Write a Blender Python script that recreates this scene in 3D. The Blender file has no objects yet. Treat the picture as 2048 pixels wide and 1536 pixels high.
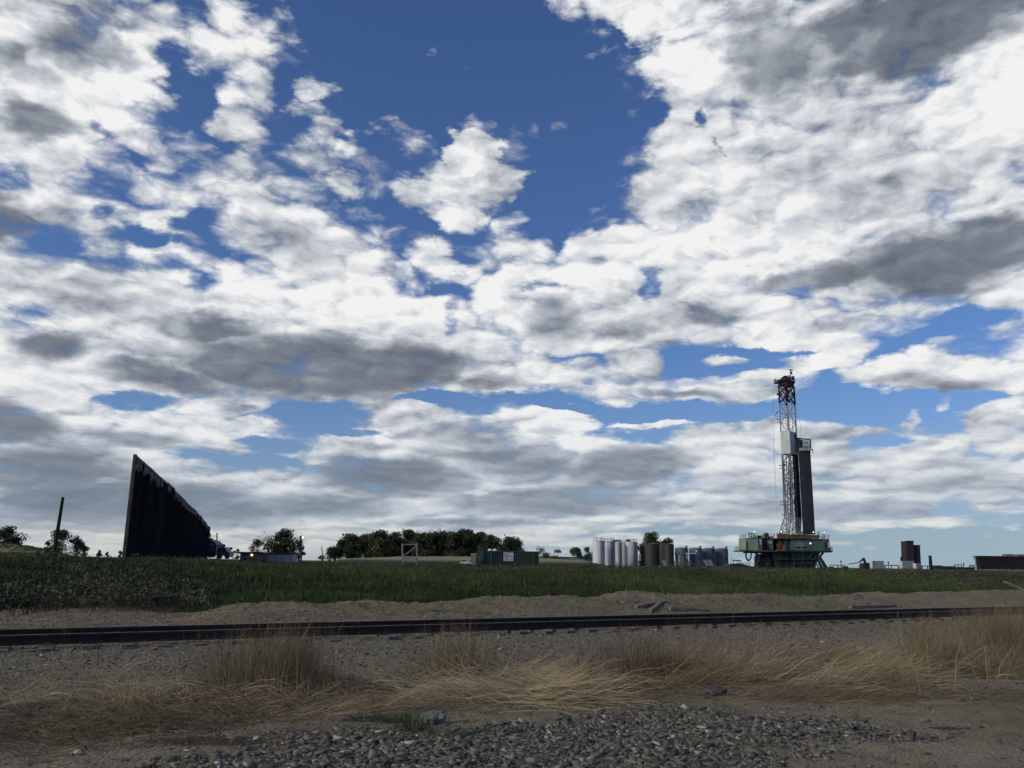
import bpy, bmesh, math, random
from mathutils import Vector, Matrix, Euler, noise as mnoise
random.seed(7)
scene = bpy.context.scene
R = math.radians

# ---------------------------------------------------------------- camera
CAM_Z = 1.75
FOCAL_PX, PITCH, ROLL = 1656.0, 12.2, 0.8        # photograph is 2048 px wide
cam_data = bpy.data.cameras.new('camera')
cam = bpy.data.objects.new('camera', cam_data)
scene.collection.objects.link(cam)
cam_data.sensor_width = 36.0
cam_data.lens = 36.0 * FOCAL_PX / 2048.0
cam_data.clip_start = 0.1
cam_data.clip_end = 20000.0
CAM_ROT = Matrix.Rotation(R(90 + PITCH), 3, 'X') @ Matrix.Rotation(R(ROLL), 3, 'Z')
cam.matrix_world = Matrix.Translation((0, 0, CAM_Z)) @ CAM_ROT.to_4x4()
scene.camera = cam


def ray(px, py):
    """direction in the world seen at a pixel of the photograph"""
    return (CAM_ROT @ Vector(((px - 1024) / FOCAL_PX, (768 - py) / FOCAL_PX, -1.0))).normalized()


def at(px, py, Y):
    """world point seen at a pixel, Y metres ahead"""
    d = ray(px, py)
    return Vector((0, 0, CAM_Z)) + d * (Y / d.y)


# ---------------------------------------------------------------- exposure
scene.view_settings.view_transform = 'Standard'
scene.view_settings.look = 'None'
scene.view_settings.gamma = 1.0
scene.view_settings.exposure = 0.0

# ---------------------------------------------------------------- sun
SUN_EL, SUN_AZ = 27.0, -116.0      # azimuth clockwise from +Y (north); the sun stands to the left, a little behind
sd = Vector((math.sin(R(SUN_AZ)) * math.cos(R(SUN_EL)), math.cos(R(SUN_AZ)) * math.cos(R(SUN_EL)), math.sin(R(SUN_EL))))
sun_data = bpy.data.lights.new('sun', 'SUN')
sun = bpy.data.objects.new('sun', sun_data)
scene.collection.objects.link(sun)
sun_data.energy = 2.0
sun_data.angle = R(18)
sun_data.color = (1.0, 0.89, 0.70)
sun.rotation_euler = sd.to_track_quat('Z', 'Y').to_euler()

# ---------------------------------------------------------------- render cost
scene.cycles.use_adaptive_sampling = True
scene.cycles.adaptive_threshold = 0.03
scene.cycles.adaptive_min_samples = 12
scene.cycles.max_bounces = 4
scene.cycles.diffuse_bounces = 2
scene.cycles.glossy_bounces = 2
scene.cycles.transparent_max_bounces = 6
scene.cycles.caustics_reflective = False
scene.cycles.caustics_refractive = False

# ---------------------------------------------------------------- sky: procedural clouds over a Nishita sky
world = bpy.data.worlds.new('World')
scene.world = world
world.use_nodes = True
wt = world.node_tree
wt.nodes.clear()


class NT:
    """small helper for node trees"""
    def __init__(self, tree):
        self.t = tree

    def n(self, kind, **kw):
        nd = self.t.nodes.new(kind)
        for k, v in kw.items():
            setattr(nd, k, v)
        return nd

    def put(self, sock, v):
        if v is None:
            return
        if isinstance(v, bpy.types.NodeSocket):
            self.t.links.new(v, sock)
        else:
            sock.default_value = v

    def m(self, op, a, b=None, c=None, clamp=False):
        nd = self.n('ShaderNodeMath', operation=op, use_clamp=clamp)
        for i, v in enumerate((a, b, c)):
            self.put(nd.inputs[i], v)
        return nd.outputs[0]

    def v(self, op, a, b=None, scale=None):
        nd = self.n('ShaderNodeVectorMath', operation=op)
        self.put(nd.inputs[0], a)
        self.put(nd.inputs[1], b)
        if scale is not None:
            self.put(nd.inputs['Scale'], scale)
        return nd.outputs['Value'] if op in ('LENGTH', 'DOT_PRODUCT', 'DISTANCE') else nd.outputs[0]

    def comb(self, x, y, z=0.0):
        nd = self.n('ShaderNodeCombineXYZ')
        for i, q in enumerate((x, y, z)):
            self.put(nd.inputs[i], q)
        return nd.outputs[0]

    def sep(self, v):
        nd = self.n('ShaderNodeSeparateXYZ')
        self.put(nd.inputs[0], v)
        return nd.outputs

    def step(self, x, lo, hi, a=0.0, b=1.0, smooth=True):
        nd = self.n('ShaderNodeMapRange', interpolation_type='SMOOTHSTEP' if smooth else 'LINEAR', clamp=True)
        for i, q in enumerate((x, lo, hi, a, b)):
            self.put(nd.inputs[i], q)
        return nd.outputs[0]

    def noise(self, vec, scale, detail=4.0, rough=0.5, lac=2.0, dist=0.0, dims='3D', w=None, kind='FBM'):
        nd = self.n('ShaderNodeTexNoise', noise_dimensions=dims, noise_type=kind)
        self.put(nd.inputs['Vector'], vec)
        for k, q in (('Scale', scale), ('Detail', detail), ('Roughness', rough), ('Lacunarity', lac), ('Distortion', dist)):
            self.put(nd.inputs[k], q)
        if w is not None:
            self.put(nd.inputs['W'], w)
        return nd.outputs

    def mix(self, f, a, b, mode='MIX'):
        nd = self.n('ShaderNodeMix', data_type='RGBA', blend_type=mode)
        self.put(nd.inputs[0], f)
        for i, q in ((6, a), (7, b)):
            if isinstance(q, tuple) and len(q) == 3:
                q = q + (1.0,)
            self.put(nd.inputs[i], q)
        return nd.outputs[2]

    def ramp(self, f, stops, mode='LINEAR'):
        nd = self.n('ShaderNodeValToRGB')
        cr = nd.color_ramp
        cr.interpolation = mode
        while len(cr.elements) < len(stops):
            cr.elements.new(0.5)
        for e, (p, c) in zip(cr.elements, stops):
            e.position = p
            e.color = tuple(c) + (1.0,)
        self.put(nd.inputs[0], f)
        return nd.outputs[0]


# Everything below is a function of the direction alone: azimuth and slope above the horizon.
W = NT(wt)
gen = W.n('ShaderNodeTexCoord').outputs['Generated']
dx, dy, dz = W.sep(W.v('NORMALIZE', gen))
az = W.m('ARCTAN2', dx, dy)
hyp = W.m('SQRT', W.m('ADD', W.m('MULTIPLY', dx, dx), W.m('MULTIPLY', dy, dy)))
slope = W.m('MINIMUM', W.m('DIVIDE', dz, W.m('MAXIMUM', hyp, 0.02)), 4.0)
slope = W.m('MAXIMUM', slope, -0.02)
AT = W.comb(az, slope)


def angles(px, py):
    d = ray(px, py)
    return Vector((math.atan2(d.x, d.y), d.z / math.hypot(d.x, d.y)))


def turned(base):
    """the same coordinates turned by each angle asked for, made once"""
    made = {}

    def get(deg):
        if deg not in made:
            c, s_ = math.cos(R(deg)), math.sin(R(deg))
            made[deg] = W.comb(W.v('DOT_PRODUCT', base, (c, s_, 0)), W.v('DOT_PRODUCT', base, (-s_, c, 0)))
        return made[deg]
    return get


def blobs(rows, warp):
    """the largest of a set of soft ellipses on the sky: x, y, rx, ry, turn, strength (photo pixels turned into angles)"""
    out = None
    for (x, y, rx, ry, rot, amp) in rows:
        c = angles(x, y)
        a = R(rot)
        e1 = angles(x + rx * math.cos(a), y + rx * math.sin(a)) - c
        e2 = angles(x - ry * math.sin(a), y + ry * math.cos(a)) - c
        deg = round(math.degrees(math.atan2(e1.y, e1.x)) / 6.0) * 6
        ca, sa = math.cos(R(deg)), math.sin(R(deg))
        sx, sy = 0.88 / e1.length, 0.88 / e2.length
        u, v_ = c.x * ca + c.y * sa, -c.x * sa + c.y * ca
        q = W.n('ShaderNodeVectorMath', operation='MULTIPLY_ADD')
        W.put(q.inputs[0], warp(deg))
        q.inputs[1].default_value = (sx, sy, 0)
        q.inputs[2].default_value = (-u * sx, -v_ * sy, 0)
        val = W.m('MULTIPLY_ADD', W.v('DOT_PRODUCT', q.outputs[0], q.outputs[0]), -amp, amp)
        out = W.m('MAXIMUM', out if out is not None else 0.0, val)
    return out


CLOUD = [  # white and grey cloud masses
    (490, 120, 58, 175, -6, .42), (415, 60, 60, 70, 0, .30), (110, 70, 220, 130, 15, 1.0), (290, 30, 130, 50, 5, .42), (270, 130, 70, 60, 0, .32),
    (90, 250, 150, 90, 15, 1.0), (250, 270, 190, 95, 38, .43), (480, 240, 75, 75, 0, .6), (320, 340, 280, 100, 18, .40),
    (450, 400, 140, 80, 30, .45), (100, 440, 190, 80, 10, .43), (560, 480, 170, 85, 35, .9), (300, 470, 200, 80, 10, .38),
    (730, 560, 140, 75, 38, .55), (450, 590, 330, 90, 8, .5), (110, 590, 200, 80, 10, .95), (640, 700, 420, 110, 2, 1.1),
    (200, 720, 300, 110, 5, 1.05), (850, 660, 120, 80, 10, 1.0), (1000, 740, 130, 50, 0, 1.0), (160, 850, 340, 60, 5, .95),
    (638, 192, 36, 28, 0, .55), (622, 235, 28, 36, -30, .52), (648, 270, 36, 42, -35, .55), (690, 368, 36, 32, 20, .48),
    (830, 312, 44, 32, 25, .38), (785, 268, 70, 26, 15, .32), (812, 368, 32, 20, 40, .4),
    (905, 395, 90, 66, 10, 1.3), (925, 345, 60, 46, -20, 1.1), (965, 312, 54, 54, -35, 1.2), (998, 355, 54, 50, -10, 1.2), (585, 330, 70, 80, 30, .25),
    (870, 522, 56, 34, 22, .40), (1060, 505, 62, 36, 10, .50), (935, 550, 50, 18, 0, .32), (1170, 410, 30, 30, 0, .32), (1210, 435, 70, 22, 0, .34),
    (1110, 0, 80, 30, 5, .22), (1015, 445, 26, 26, 0, .3), 
    (1310, 20, 120, 80, 20, 1.0), (1440, 120, 150, 170, 10, 1.1), (1400, 290, 120, 110, 0, 1.0), (1800, 180, 420, 270, 0, 1.2),
    (1500, 400, 260, 150, -10, 1.1), (1180, 520, 90, 60, -20, 1.0), (1080, 590, 150, 70, -15, 1.0), (1310, 560, 200, 110, -5, 1.05),
    (1200, 650, 210, 62, -4, 1.0), (1500, 640, 200, 60, 0, .95), (1850, 480, 380, 110, -3, 1.2), (1700, 560, 260, 60, -4, 1.0),
    (1760, 640, 180, 42, -12, .95), (1570, 660, 130, 42, -5, .9), (2040, 590, 140, 36, -4, .9),
    (1320, 772, 190, 38, 4, 1.0), (1250, 735, 60, 35, 0, .9), (1130, 750, 90, 30, 0, .8), (1520, 775, 150, 34, -8, .95), (1670, 710, 130, 32, -20, .85), (1440, 720, 60, 18, -5, .7),
    (1800, 745, 150, 36, -8, 1.0), (1960, 745, 170, 42, 3, 1.0), (1882, 785, 24, 22, 0, .75), (1878, 805, 16, 18, 0, .7),
    (830, 860, 160, 55, 5, 1.0), (1060, 850, 140, 36, -3, .9), (960, 930, 420, 75, 3, 1.05), (500, 855, 60, 14, 5, .8), (450, 810, 110, 30, -5, .9),
    (420, 890, 120, 22, 8, .85), (1470, 870, 150, 40, -8, .9), (1400, 930, 200, 50, 0, .95), (1310, 845, 90, 8, 0, .7), (1700, 900, 260, 60, -4, .85),
    (1820, 840, 20, 50, 8, .72), (1900, 895, 60, 30, -15, .9), (2010, 850, 90, 60, -8, 1.0), (1900, 960, 240, 52, -4, 1.0), (1000, 1000, 1200, 55, 0, .95),
    (300, 1000, 420, 65, 0, 1.0), (150, 930, 260, 60, 0, .95), (1500, 1010, 700, 48, 0, .92), (700, 1050, 500, 28, 0, .8),
    (1850, 1045, 180, 20, 0, .62), (2010, 1045, 60, 16, 0, .7), (1972, 1074, 12, 8, 0, .75), (1740, 1094, 22, 6, 0, .5),
    (200, 1090, 500, 30, 0, .7), (1250, 1080, 350, 16, 0, .55), (1480, 1080, 60, 14, 0, .6),
    (250, 1030, 420, 34, 0, .9), (950, 1035, 420, 34, 0, .9),
    (-500, 500, 700, 800, 0, .8), (2500, 500, 700, 700, 0, .8), (1000, -750, 1500, 500, 0, .6),
]
HOLE = [  # blue showing through
    (345, 165, 45.9, 81, -35, 0.53), (400, 215, 40.5, 67.5, -35, 0.53), (150, 240, 27, 16.2, 0, 0.26), (10, 345, 54, 45.9, 20, 0.53), (195, 245, 54, 21.6, 40, 0.33), (430, 275, 67.5, 13.5, 35, 0.40),
    (210, 415, 40.5, 18.9, 0, 0.40), (300, 475, 81, 21.6, 10, 0.53), (110, 483, 59.4, 18.9, 0, 0.46), (270, 320, 40.5, 16.2, 20, 0.26), (370, 440, 35.1, 21.6, 0, 0.26),
    (300, 530, 121.5, 16.2, 10, 0.30), (410, 565, 40.5, 24.3, 0, 0.49), (905, 650, 18.9, 54, 0, 0.53), (1080, 575, 54, 13.5, -5, 0.53),
    (1300, 565, 21.6, 45.9, 5, 0.59), (1408, 240, 18.9, 29.7, -20, 0.59), (1422, 300, 10.8, 16.2, -20, 0.46), (1300, 215, 27, 40.5, 0, 0.33), (1745, 60, 29.7, 45.9, 20, 0.28), (1650, 88, 40.5, 10.8, 0, 0.20),
    (1590, 585, 54, 27, 0, 0.40), (1280, 255, 13.5, 16.2, 0, 0.26), (1480, 705, 160, 12, -3, 0.80), (1900, 640, 216, 35.1, -5, 0.59),
    (640, 825, 100, 26, 3, 1.00), (740, 90, 110, 70, 0, .8), (950, 40, 150, 90, 0, .8), (890, 170, 202.5, 94.5, 0, 0.53), (1080, 150, 81, 81, 0, 0.46), (480, 915, 120, 18, 8, 0.80), (530, 890, 90, 12, 3, 0.80), (260, 798, 90, 14, 3, 0.70), (880, 800, 110, 10, 2, 0.90), (1150, 810, 160, 10, 3, 0.90), (700, 862, 60, 12, 0, 0.70),
    (1420, 825, 240, 14, -3, 0.80), (1280, 875, 80, 14, 0, 0.60), (1750, 810, 240, 34, -6, 0.90), (1640, 770, 60, 30, -25, 0.60), (1780, 880, 60, 12, -8, 0.70), (1960, 790, 60, 24, -5, 0.70),
    (60, 620, 81, 16.2, 10, 0.33), (70, 830, 40, 8, 0, 0.40), (360, 915, 50, 8, 5, 0.40), (1900, 1010, 60, 22, 0, 0.60), (1930, 1070, 260, 14, 0, 0.50), (1900, 1105, 320, 22, 0, 1.00),
]
DARK = [  # cloud bases in shade
    (40, 110, 110, 70, 10, .75), (160, 90, 130, 50, 15, .7), (230, 20, 150, 40, 0, .5), (80, 250, 100, 48, 5, .95), (20, 440, 70, 50, 5, .95), (130, 590, 120, 30, 8, .4),
    (560, 490, 130, 60, 15, .5), (620, 560, 90, 40, 20, .25), (430, 650, 130, 34, 4, .85), (90, 690, 100, 42, 5, .9), (640, 740, 280, 72, 0, 1.1), (820, 730, 120, 60, 0, 1.0), (330, 760, 150, 36, 8, .8),
    (1110, 640, 80, 50, -5, .8), (1250, 650, 80, 34, 0, .55), (1190, 620, 120, 50, 0, .35), (980, 770, 90, 22, 0, .6), (630, 795, 40, 22, 0, .9),
    (1820, 60, 280, 90, -14, 1.2), (1560, 110, 120, 90, 0, .8), (1520, 30, 60, 60, 0, .6), (1960, 10, 150, 50, 0, 1.1), (1680, 130, 160, 40, -5, .8), (1600, 330, 70, 70, 30, .35),
    (1900, 510, 260, 75, -8, 1.15), (1650, 560, 200, 36, -8, .95), (1420, 630, 90, 26, -5, .5), (1700, 380, 150, 60, -10, .25), (1650, 655, 100, 16, -10, .4),
    (1350, 790, 110, 14, 2, .6), (1560, 790, 70, 14, -8, .6), (1890, 762, 140, 24, 0, .65), (480, 825, 60, 20, -10, .7), (300, 880, 140, 20, 5, .7),
    (30, 850, 100, 50, 10, .95), (100, 940, 200, 60, 5, .85), (300, 1010, 360, 56, 0, 1.0), (960, 870, 120, 34, 5, .55), (1100, 855, 60, 14, -3, .5), (1050, 925, 180, 50, 5, .7),
    (1250, 935, 160, 50, -5, .95), (800, 960, 180, 44, 3, .9), (1100, 1005, 260, 38, 0, .85), (620, 1010, 220, 30, 0, .75), (1650, 1020, 300, 34, 0, .6), (1450, 960, 140, 36, 0, .4), (1930, 930, 100, 20, 0, .4), (1860, 970, 200, 30, 0, .4), (1000, 1045, 260, 14, 0, .5),
]
BRIGHT = [  # sunlit heaps
    (75, 105, 30, 22, 20, .7), (245, 75, 40, 26, 40, .6), (450, 180, 60, 60, 0, .7), (410, 420, 60, 36, 0, .8), (240, 335, 20, 14, 0, .7), (260, 170, 40, 26, 20, .4), (500, 230, 40, 40, 0, .4),
    (1330, 60, 110, 90, 10, .9), (1380, 130, 90, 50, 0, .7), (2040, 180, 90, 70, 10, .8), (1900, 250, 90, 30, -15, .7), (1615, 410, 46, 34, 0, .55), (1450, 330, 80, 80, 30, .5), (1350, 490, 160, 80, 0, .6), (1350, 330, 80, 120, 0, .6), (1400, 440, 160, 60, 0, .4), (1240, 540, 90, 40, 0, .5), (960, 320, 50, 40, 0, .6), (900, 410, 80, 50, 0, .7), (1180, 560, 60, 30, 0, .4), (1560, 260, 120, 60, -10, .4), (1635, 130, 34, 22, -20, .6),
    (980, 590, 40, 26, 0, .8), (930, 390, 60, 40, 0, .4), (760, 880, 26, 20, 0, .9), (780, 920, 80, 20, 3, .6), (1220, 1040, 50, 10, 0, .9), (2020, 820, 40, 16, 0, .8), (1985, 345, 40, 24, -10, .5), (950, 985, 30, 7, 0, .8),
    (360, 640, 30, 16, 10, .7), (190, 640, 50, 16, -10, .5), (60, 660, 30, 14, -10, .6), (215, 960, 26, 10, 0, .6), (1900, 890, 30, 14, -15, .7), (1880, 1050, 60, 7, 0, .7), (1240, 965, 40, 8, 0, .5), (180, 835, 90, 12, 0, .5), (1150, 895, 60, 14, 0, .5), (1550, 960, 30, 12, -20, .6),
]
# the deck's own coordinates: heaps flatten towards the horizon
PX = W.m('MULTIPLY', az, 1.6)
PY = W.m('MULTIPLY', W.m('ADD', slope, W.m('MULTIPLY', W.m('LOGARITHM', W.m('ADD', slope, 0.06), math.e), 0.34)), 1.6)
P = W.comb(PX, PY)

# a wandering of the masses' outlines
wv = W.noise(P, 5.0, 6.0, 0.60, dims='2D')[1]
wob = W.v('SCALE', W.v('SUBTRACT', wv, (0.5, 0.5, 0.5)), scale=W.m('MULTIPLY', W.m('ADD', slope, 0.05), 0.17))
ATW = turned(W.v('ADD', AT, wob))
cover = blobs(CLOUD, warp=ATW)
hole = blobs(HOLE, warp=ATW)
dark = W.step(blobs(DARK, warp=ATW), 0.0, 0.85)
bright = W.step(blobs(BRIGHT, warp=ATW), 0.0, 0.75)
C = W.m('SUBTRACT', W.m('MINIMUM', W.m('MULTIPLY', cover, 2.2), 1.28), W.m('MINIMUM', W.m('MULTIPLY', hole, 2.0), 1.0))


PW = W.v('ADD', P, W.v('SCALE', W.v('SUBTRACT', W.noise(P, 9.0, 3.0, 0.5, dims='2D')[1], (0.5, 0.5, 0.5)), scale=0.06))


def heaps(vec, octaves):
    """broad swell plus rounded billows that get smaller and smaller"""
    a = W.noise(vec, 4.0, octaves, 0.5, 2.1, dims='2D')[0]
    nd = W.n('ShaderNodeTexVoronoi', feature='F1', voronoi_dimensions='2D')
    W.put(nd.inputs['Vector'], vec)
    nd.inputs['Scale'].default_value = 12.0
    nd.inputs['Detail'].default_value = 4.0
    nd.inputs['Roughness'].default_value = 0.46
    nd.inputs['Lacunarity'].default_value = 2.2
    nd.normalize = True
    return W.m('ADD', W.m('SUBTRACT', a, 0.5), W.m('MULTIPLY', W.m('SUBTRACT', 0.36, nd.outputs['Distance']), 0.80))


ns = heaps(PW, 6.0)
up = heaps(W.v('ADD', PW, (-0.014, 0.030, 0.0)), 5.0)
D = W.m('ADD', W.m('MULTIPLY', W.m('SUBTRACT', C, 0.5), 0.80), W.m('MULTIPLY', ns, 2.2))
alpha = W.step(D, -0.34, 0.56)
thick = W.step(W.m('ADD', C, W.m('MULTIPLY', ns, 0.5)), 0.35, 1.25)
big = W.noise(W.v('ADD', P, (7.3, 1.1, 3.0)), 2.2, 4.0, 0.5, dims='2D')[0]
relief = W.m('MULTIPLY', W.m('SUBTRACT', ns, up), W.m('SUBTRACT', 1.10, W.m('MULTIPLY', dark, 0.70)))
shade = W.m('ADD', 0.82, relief)
shade = W.m('SUBTRACT', shade, W.m('MULTIPLY', W.m('SUBTRACT', big, 0.5), W.m('SUBTRACT', 1.0, W.m('MULTIPLY', dark, 0.25))))
shade = W.m('SUBTRACT', shade, W.m('MULTIPLY', W.step(D, 0.9, 0.0), 0.10))
shade = W.m('SUBTRACT', shade, W.m('MULTIPLY', dark, W.m('ADD', 0.27, W.m('MULTIPLY', thick, 0.30))))
shade = W.m('ADD', shade, W.m('MULTIPLY', bright, 0.26))
shade = W.m('MAXIMUM', W.m('MINIMUM', shade, 1.05), 0.0)
ccol = W.ramp(shade, [(0.0, (0.105, 0.125, 0.165)), (0.25, (0.20, 0.222, 0.265)), (0.5, (0.40, 0.43, 0.48)), (0.75, (0.64, 0.67, 0.71)), (1.0, (0.88, 0.885, 0.88))])

sky = W.n('ShaderNodeTexSky', sky_type='NISHITA')
sky.sun_disc = False
sky.sun_elevation = R(SUN_EL)
sky.sun_rotation = R(SUN_AZ)
sky.air_density = 1.0
sky.dust_density = 1.0
sky.ozone_density = 1.5
blue = W.mix(1.0, sky.outputs[0], (0.52, 0.70, 1.05), 'MULTIPLY')
SKY_STRENGTH = 0.1
# the clouds, in the sky's own units
cl = W.v('SCALE', ccol, scale=1.0 / SKY_STRENGTH)
# low clouds are seen through miles of air: creamier and softer
low = W.step(slope, 0.0, 0.09, 1.0, 0.0)
warm = W.mix(W.m('MULTIPLY', low, W.step(shade, 0.35, 0.9)), W.mix(low, (1, 1, 1), (0.92, 1.0, 1.10)), (1.06, 0.98, 0.80))
cl = W.mix(1.0, cl, warm, 'MULTIPLY')
final = W.mix(alpha, blue, cl)
veil = W.step(slope, 0.0, 0.24, 0.32, 0.0)
final = W.mix(veil, final, (3.6, 4.5, 5.6))
strip = W.mix(W.step(az, -0.45, 0.30), (6.0, 6.1, 5.8), (3.7, 4.9, 5.8))
final = W.mix(W.step(slope, 0.006, 0.052, 0.68, 0.0), final, strip)
bg = W.n('ShaderNodeBackground')
W.put(bg.inputs['Color'], final)
bg.inputs['Strength'].default_value = SKY_STRENGTH
wo = W.n('ShaderNodeOutputWorld')
wt.links.new(bg.outputs[0], wo.inputs[0])
world.cycles.sampling_method = 'MANUAL'
world.cycles.sample_map_resolution = 512

# ---------------------------------------------------------------- helpers
import numpy as np
rng = np.random.default_rng(11)
col = scene.collection


def tag(o, label=None, cat=None, group=None, kind=None):
    for k, v in (('label', label), ('category', cat), ('group', group), ('kind', kind)):
        if v:
            o[k] = v
    return o


def thing(name, loc, label, cat, group=None):
    o = bpy.data.objects.new(name, None)
    o.empty_display_size = 0.5
    col.objects.link(o)
    o.location = loc
    o.matrix_world = Matrix.Translation(Vector(loc))
    return tag(o, label, cat, group)


def world_loc(o):
    v = Vector((0, 0, 0))
    while o is not None:
        v = v + o.location
        o = o.parent
    return v


class MB:
    """collects simple solids in world coordinates; build() links them as one mesh"""
    def __init__(self):
        self.v, self.f = [], []

    def add(self, vs, fs):
        b = len(self.v)
        self.v += [Vector(p) for p in vs]
        self.f += [tuple(b + i for i in f) for f in fs]
        return self

    def hexa(self, p):
        """eight corners: bottom ring then top ring, counter-clockwise from above"""
        return self.add(p, [(3, 2, 1, 0), (4, 5, 6, 7), (0, 1, 5, 4), (1, 2, 6, 5), (2, 3, 7, 6), (3, 0, 4, 7)])

    def box(self, x0, x1, y0, y1, z0, z1, m=None):
        p = [(x0, y0, z0), (x1, y0, z0), (x1, y1, z0), (x0, y1, z0), (x0, y0, z1), (x1, y0, z1), (x1, y1, z1), (x0, y1, z1)]
        if m is not None:
            p = [m @ Vector(q) for q in p]
        return self.hexa(p)

    def bar(self, a, b, w, h=None, up=(0, 0, 1)):
        """square bar from a to b"""
        a, b = Vector(a), Vector(b)
        h = h or w
        d = (b - a).normalized()
        s = d.cross(Vector(up))
        if s.length < 1e-4:
            s = d.cross(Vector((1, 0, 0)))
        s.normalize()
        t = s.cross(d)
        s, t = s * w / 2, t * h / 2
        p = [a - s - t, a + s - t, a + s + t, a - s + t, b - s - t, b + s - t, b + s + t, b - s + t]
        return self.hexa(p)

    def tube(self, a, b, r0, r1=None, n=8, cap=True):
        a, b = Vector(a), Vector(b)
        r1 = r0 if r1 is None else r1
        d = (b - a).normalized()
        s = d.cross(Vector((0, 0, 1)))
        if s.length < 1e-4:
            s = Vector((1, 0, 0))
        s.normalize()
        t = s.cross(d)
        vs = []
        for c, r in ((a, r0), (b, r1)):
            for i in range(n):
                q = 2 * math.pi * i / n
                vs.append(c + s * (math.cos(q) * r) + t * (math.sin(q) * r))
        fs = [(i, (i + 1) % n, n + (i + 1) % n, n + i) for i in range(n)]
        if cap:
            fs += [tuple(range(n - 1, -1, -1)), tuple(range(n, 2 * n))]
        return self.add(vs, fs)

    def path(self, pts, r, n=6):
        for p, q in zip(pts[:-1], pts[1:]):
            self.tube(p, q, r, r, n)
        return self

    def lathe(self, c, prof, n=24):
        """prof: (radius, height) pairs from the bottom up, about the upright axis through c"""
        c = Vector(c)
        vs, fs = [], []
        for r, z in prof:
            for i in range(n):
                q = 2 * math.pi * i / n
                vs.append(c + Vector((math.cos(q) * r, math.sin(q) * r, z)))
        for k in range(len(prof) - 1):
            for i in range(n):
                j = (i + 1) % n
                fs.append((k * n + i, k * n + j, (k + 1) * n + j, (k + 1) * n + i))
        fs += [tuple(range(n - 1, -1, -1)), tuple(range((len(prof) - 1) * n, len(prof) * n))]
        return self.add(vs, fs)

    def ball(self, c, r, n=10, sz=1.0):
        prof = [(max(r * math.sin(math.pi * k / n), r * 0.02), -r * sz * math.cos(math.pi * k / n)) for k in range(n + 1)]
        return self.lathe(c, prof, n + 4)

    def prism(self, pts, y0, y1, m=None):
        """outline in x, z (counter-clockwise seen from -y) given a thickness from y0 to y1"""
        n = len(pts)
        vs = [(x, y0, z) for x, z in pts] + [(x, y1, z) for x, z in pts]
        if m is not None:
            vs = [m @ Vector(q) for q in vs]
        fs = [tuple(range(n)), tuple(range(2 * n - 1, n - 1, -1))]
        fs += [(i, n + i, n + (i + 1) % n, (i + 1) % n) for i in range(n)]
        return self.add(vs, fs)

    def build(self, name, mat, parent=None, smooth=False, label=None):
        off = world_loc(parent) if parent is not None else Vector((0, 0, 0))
        me = bpy.data.meshes.new(name)
        if parent is None and self.v:
            off = sum(self.v, Vector()) / len(self.v)
            off.z = min(p.z for p in self.v)
        me.from_pydata([p - off for p in self.v], [], self.f)
        bm = bmesh.new()
        bm.from_mesh(me)
        bmesh.ops.recalc_face_normals(bm, faces=bm.faces)
        bm.to_mesh(me)
        bm.free()
        if smooth:
            me.shade_smooth()
            try:
                me.set_sharp_from_angle(angle=R(35))
            except Exception:
                pass
        me.materials.append(mat)
        o = bpy.data.objects.new(name, me)
        col.objects.link(o)
        if parent is not None:
            o.parent = parent
        else:
            o.location = off
        if label:
            o['label'] = label
        return o


def np_mesh(name, verts, faces, mat, attrs=None, smooth=False):
    """verts (N,3); faces (M,k) of one size k; attrs {name: per-vertex floats or colours}"""
    me = bpy.data.meshes.new(name)
    k = faces.shape[1]
    me.vertices.add(len(verts))
    me.vertices.foreach_set('co', verts.astype(np.float32).ravel())
    me.loops.add(faces.size)
    me.loops.foreach_set('vertex_index', faces.astype(np.int32).ravel())
    me.polygons.add(len(faces))
    me.polygons.foreach_set('loop_start', (np.arange(len(faces)) * k).astype(np.int32))
    if smooth:
        me.polygons.foreach_set('use_smooth', np.ones(len(faces), dtype=bool))
    me.update(calc_edges=True)
    for an, av in (attrs or {}).items():
        av = np.asarray(av, dtype=np.float32)
        if av.ndim == 1:
            a = me.attributes.new(an, 'FLOAT', 'POINT')
            a.data.foreach_set('value', av)
        else:
            a = me.attributes.new(an, 'FLOAT_COLOR', 'POINT')
            a.data.foreach_set('color', np.concatenate([av, np.ones((len(av), 4 - av.shape[1]), np.float32)], 1).ravel())
    me.materials.append(mat)
    o = bpy.data.objects.new(name, me)
    col.objects.link(o)
    return o


# ---------------------------------------------------------------- materials
def new_mat(name):
    m = bpy.data.materials.new(name)
    m.use_nodes = True
    m.node_tree.nodes.clear()
    t = NT(m.node_tree)
    b = t.n('ShaderNodeBsdfPrincipled')
    o = t.n('ShaderNodeOutputMaterial')
    m.node_tree.links.new(b.outputs[0], o.inputs[0])
    b.inputs['Specular IOR Level'].default_value = 0.3
    return m, t, b


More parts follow.
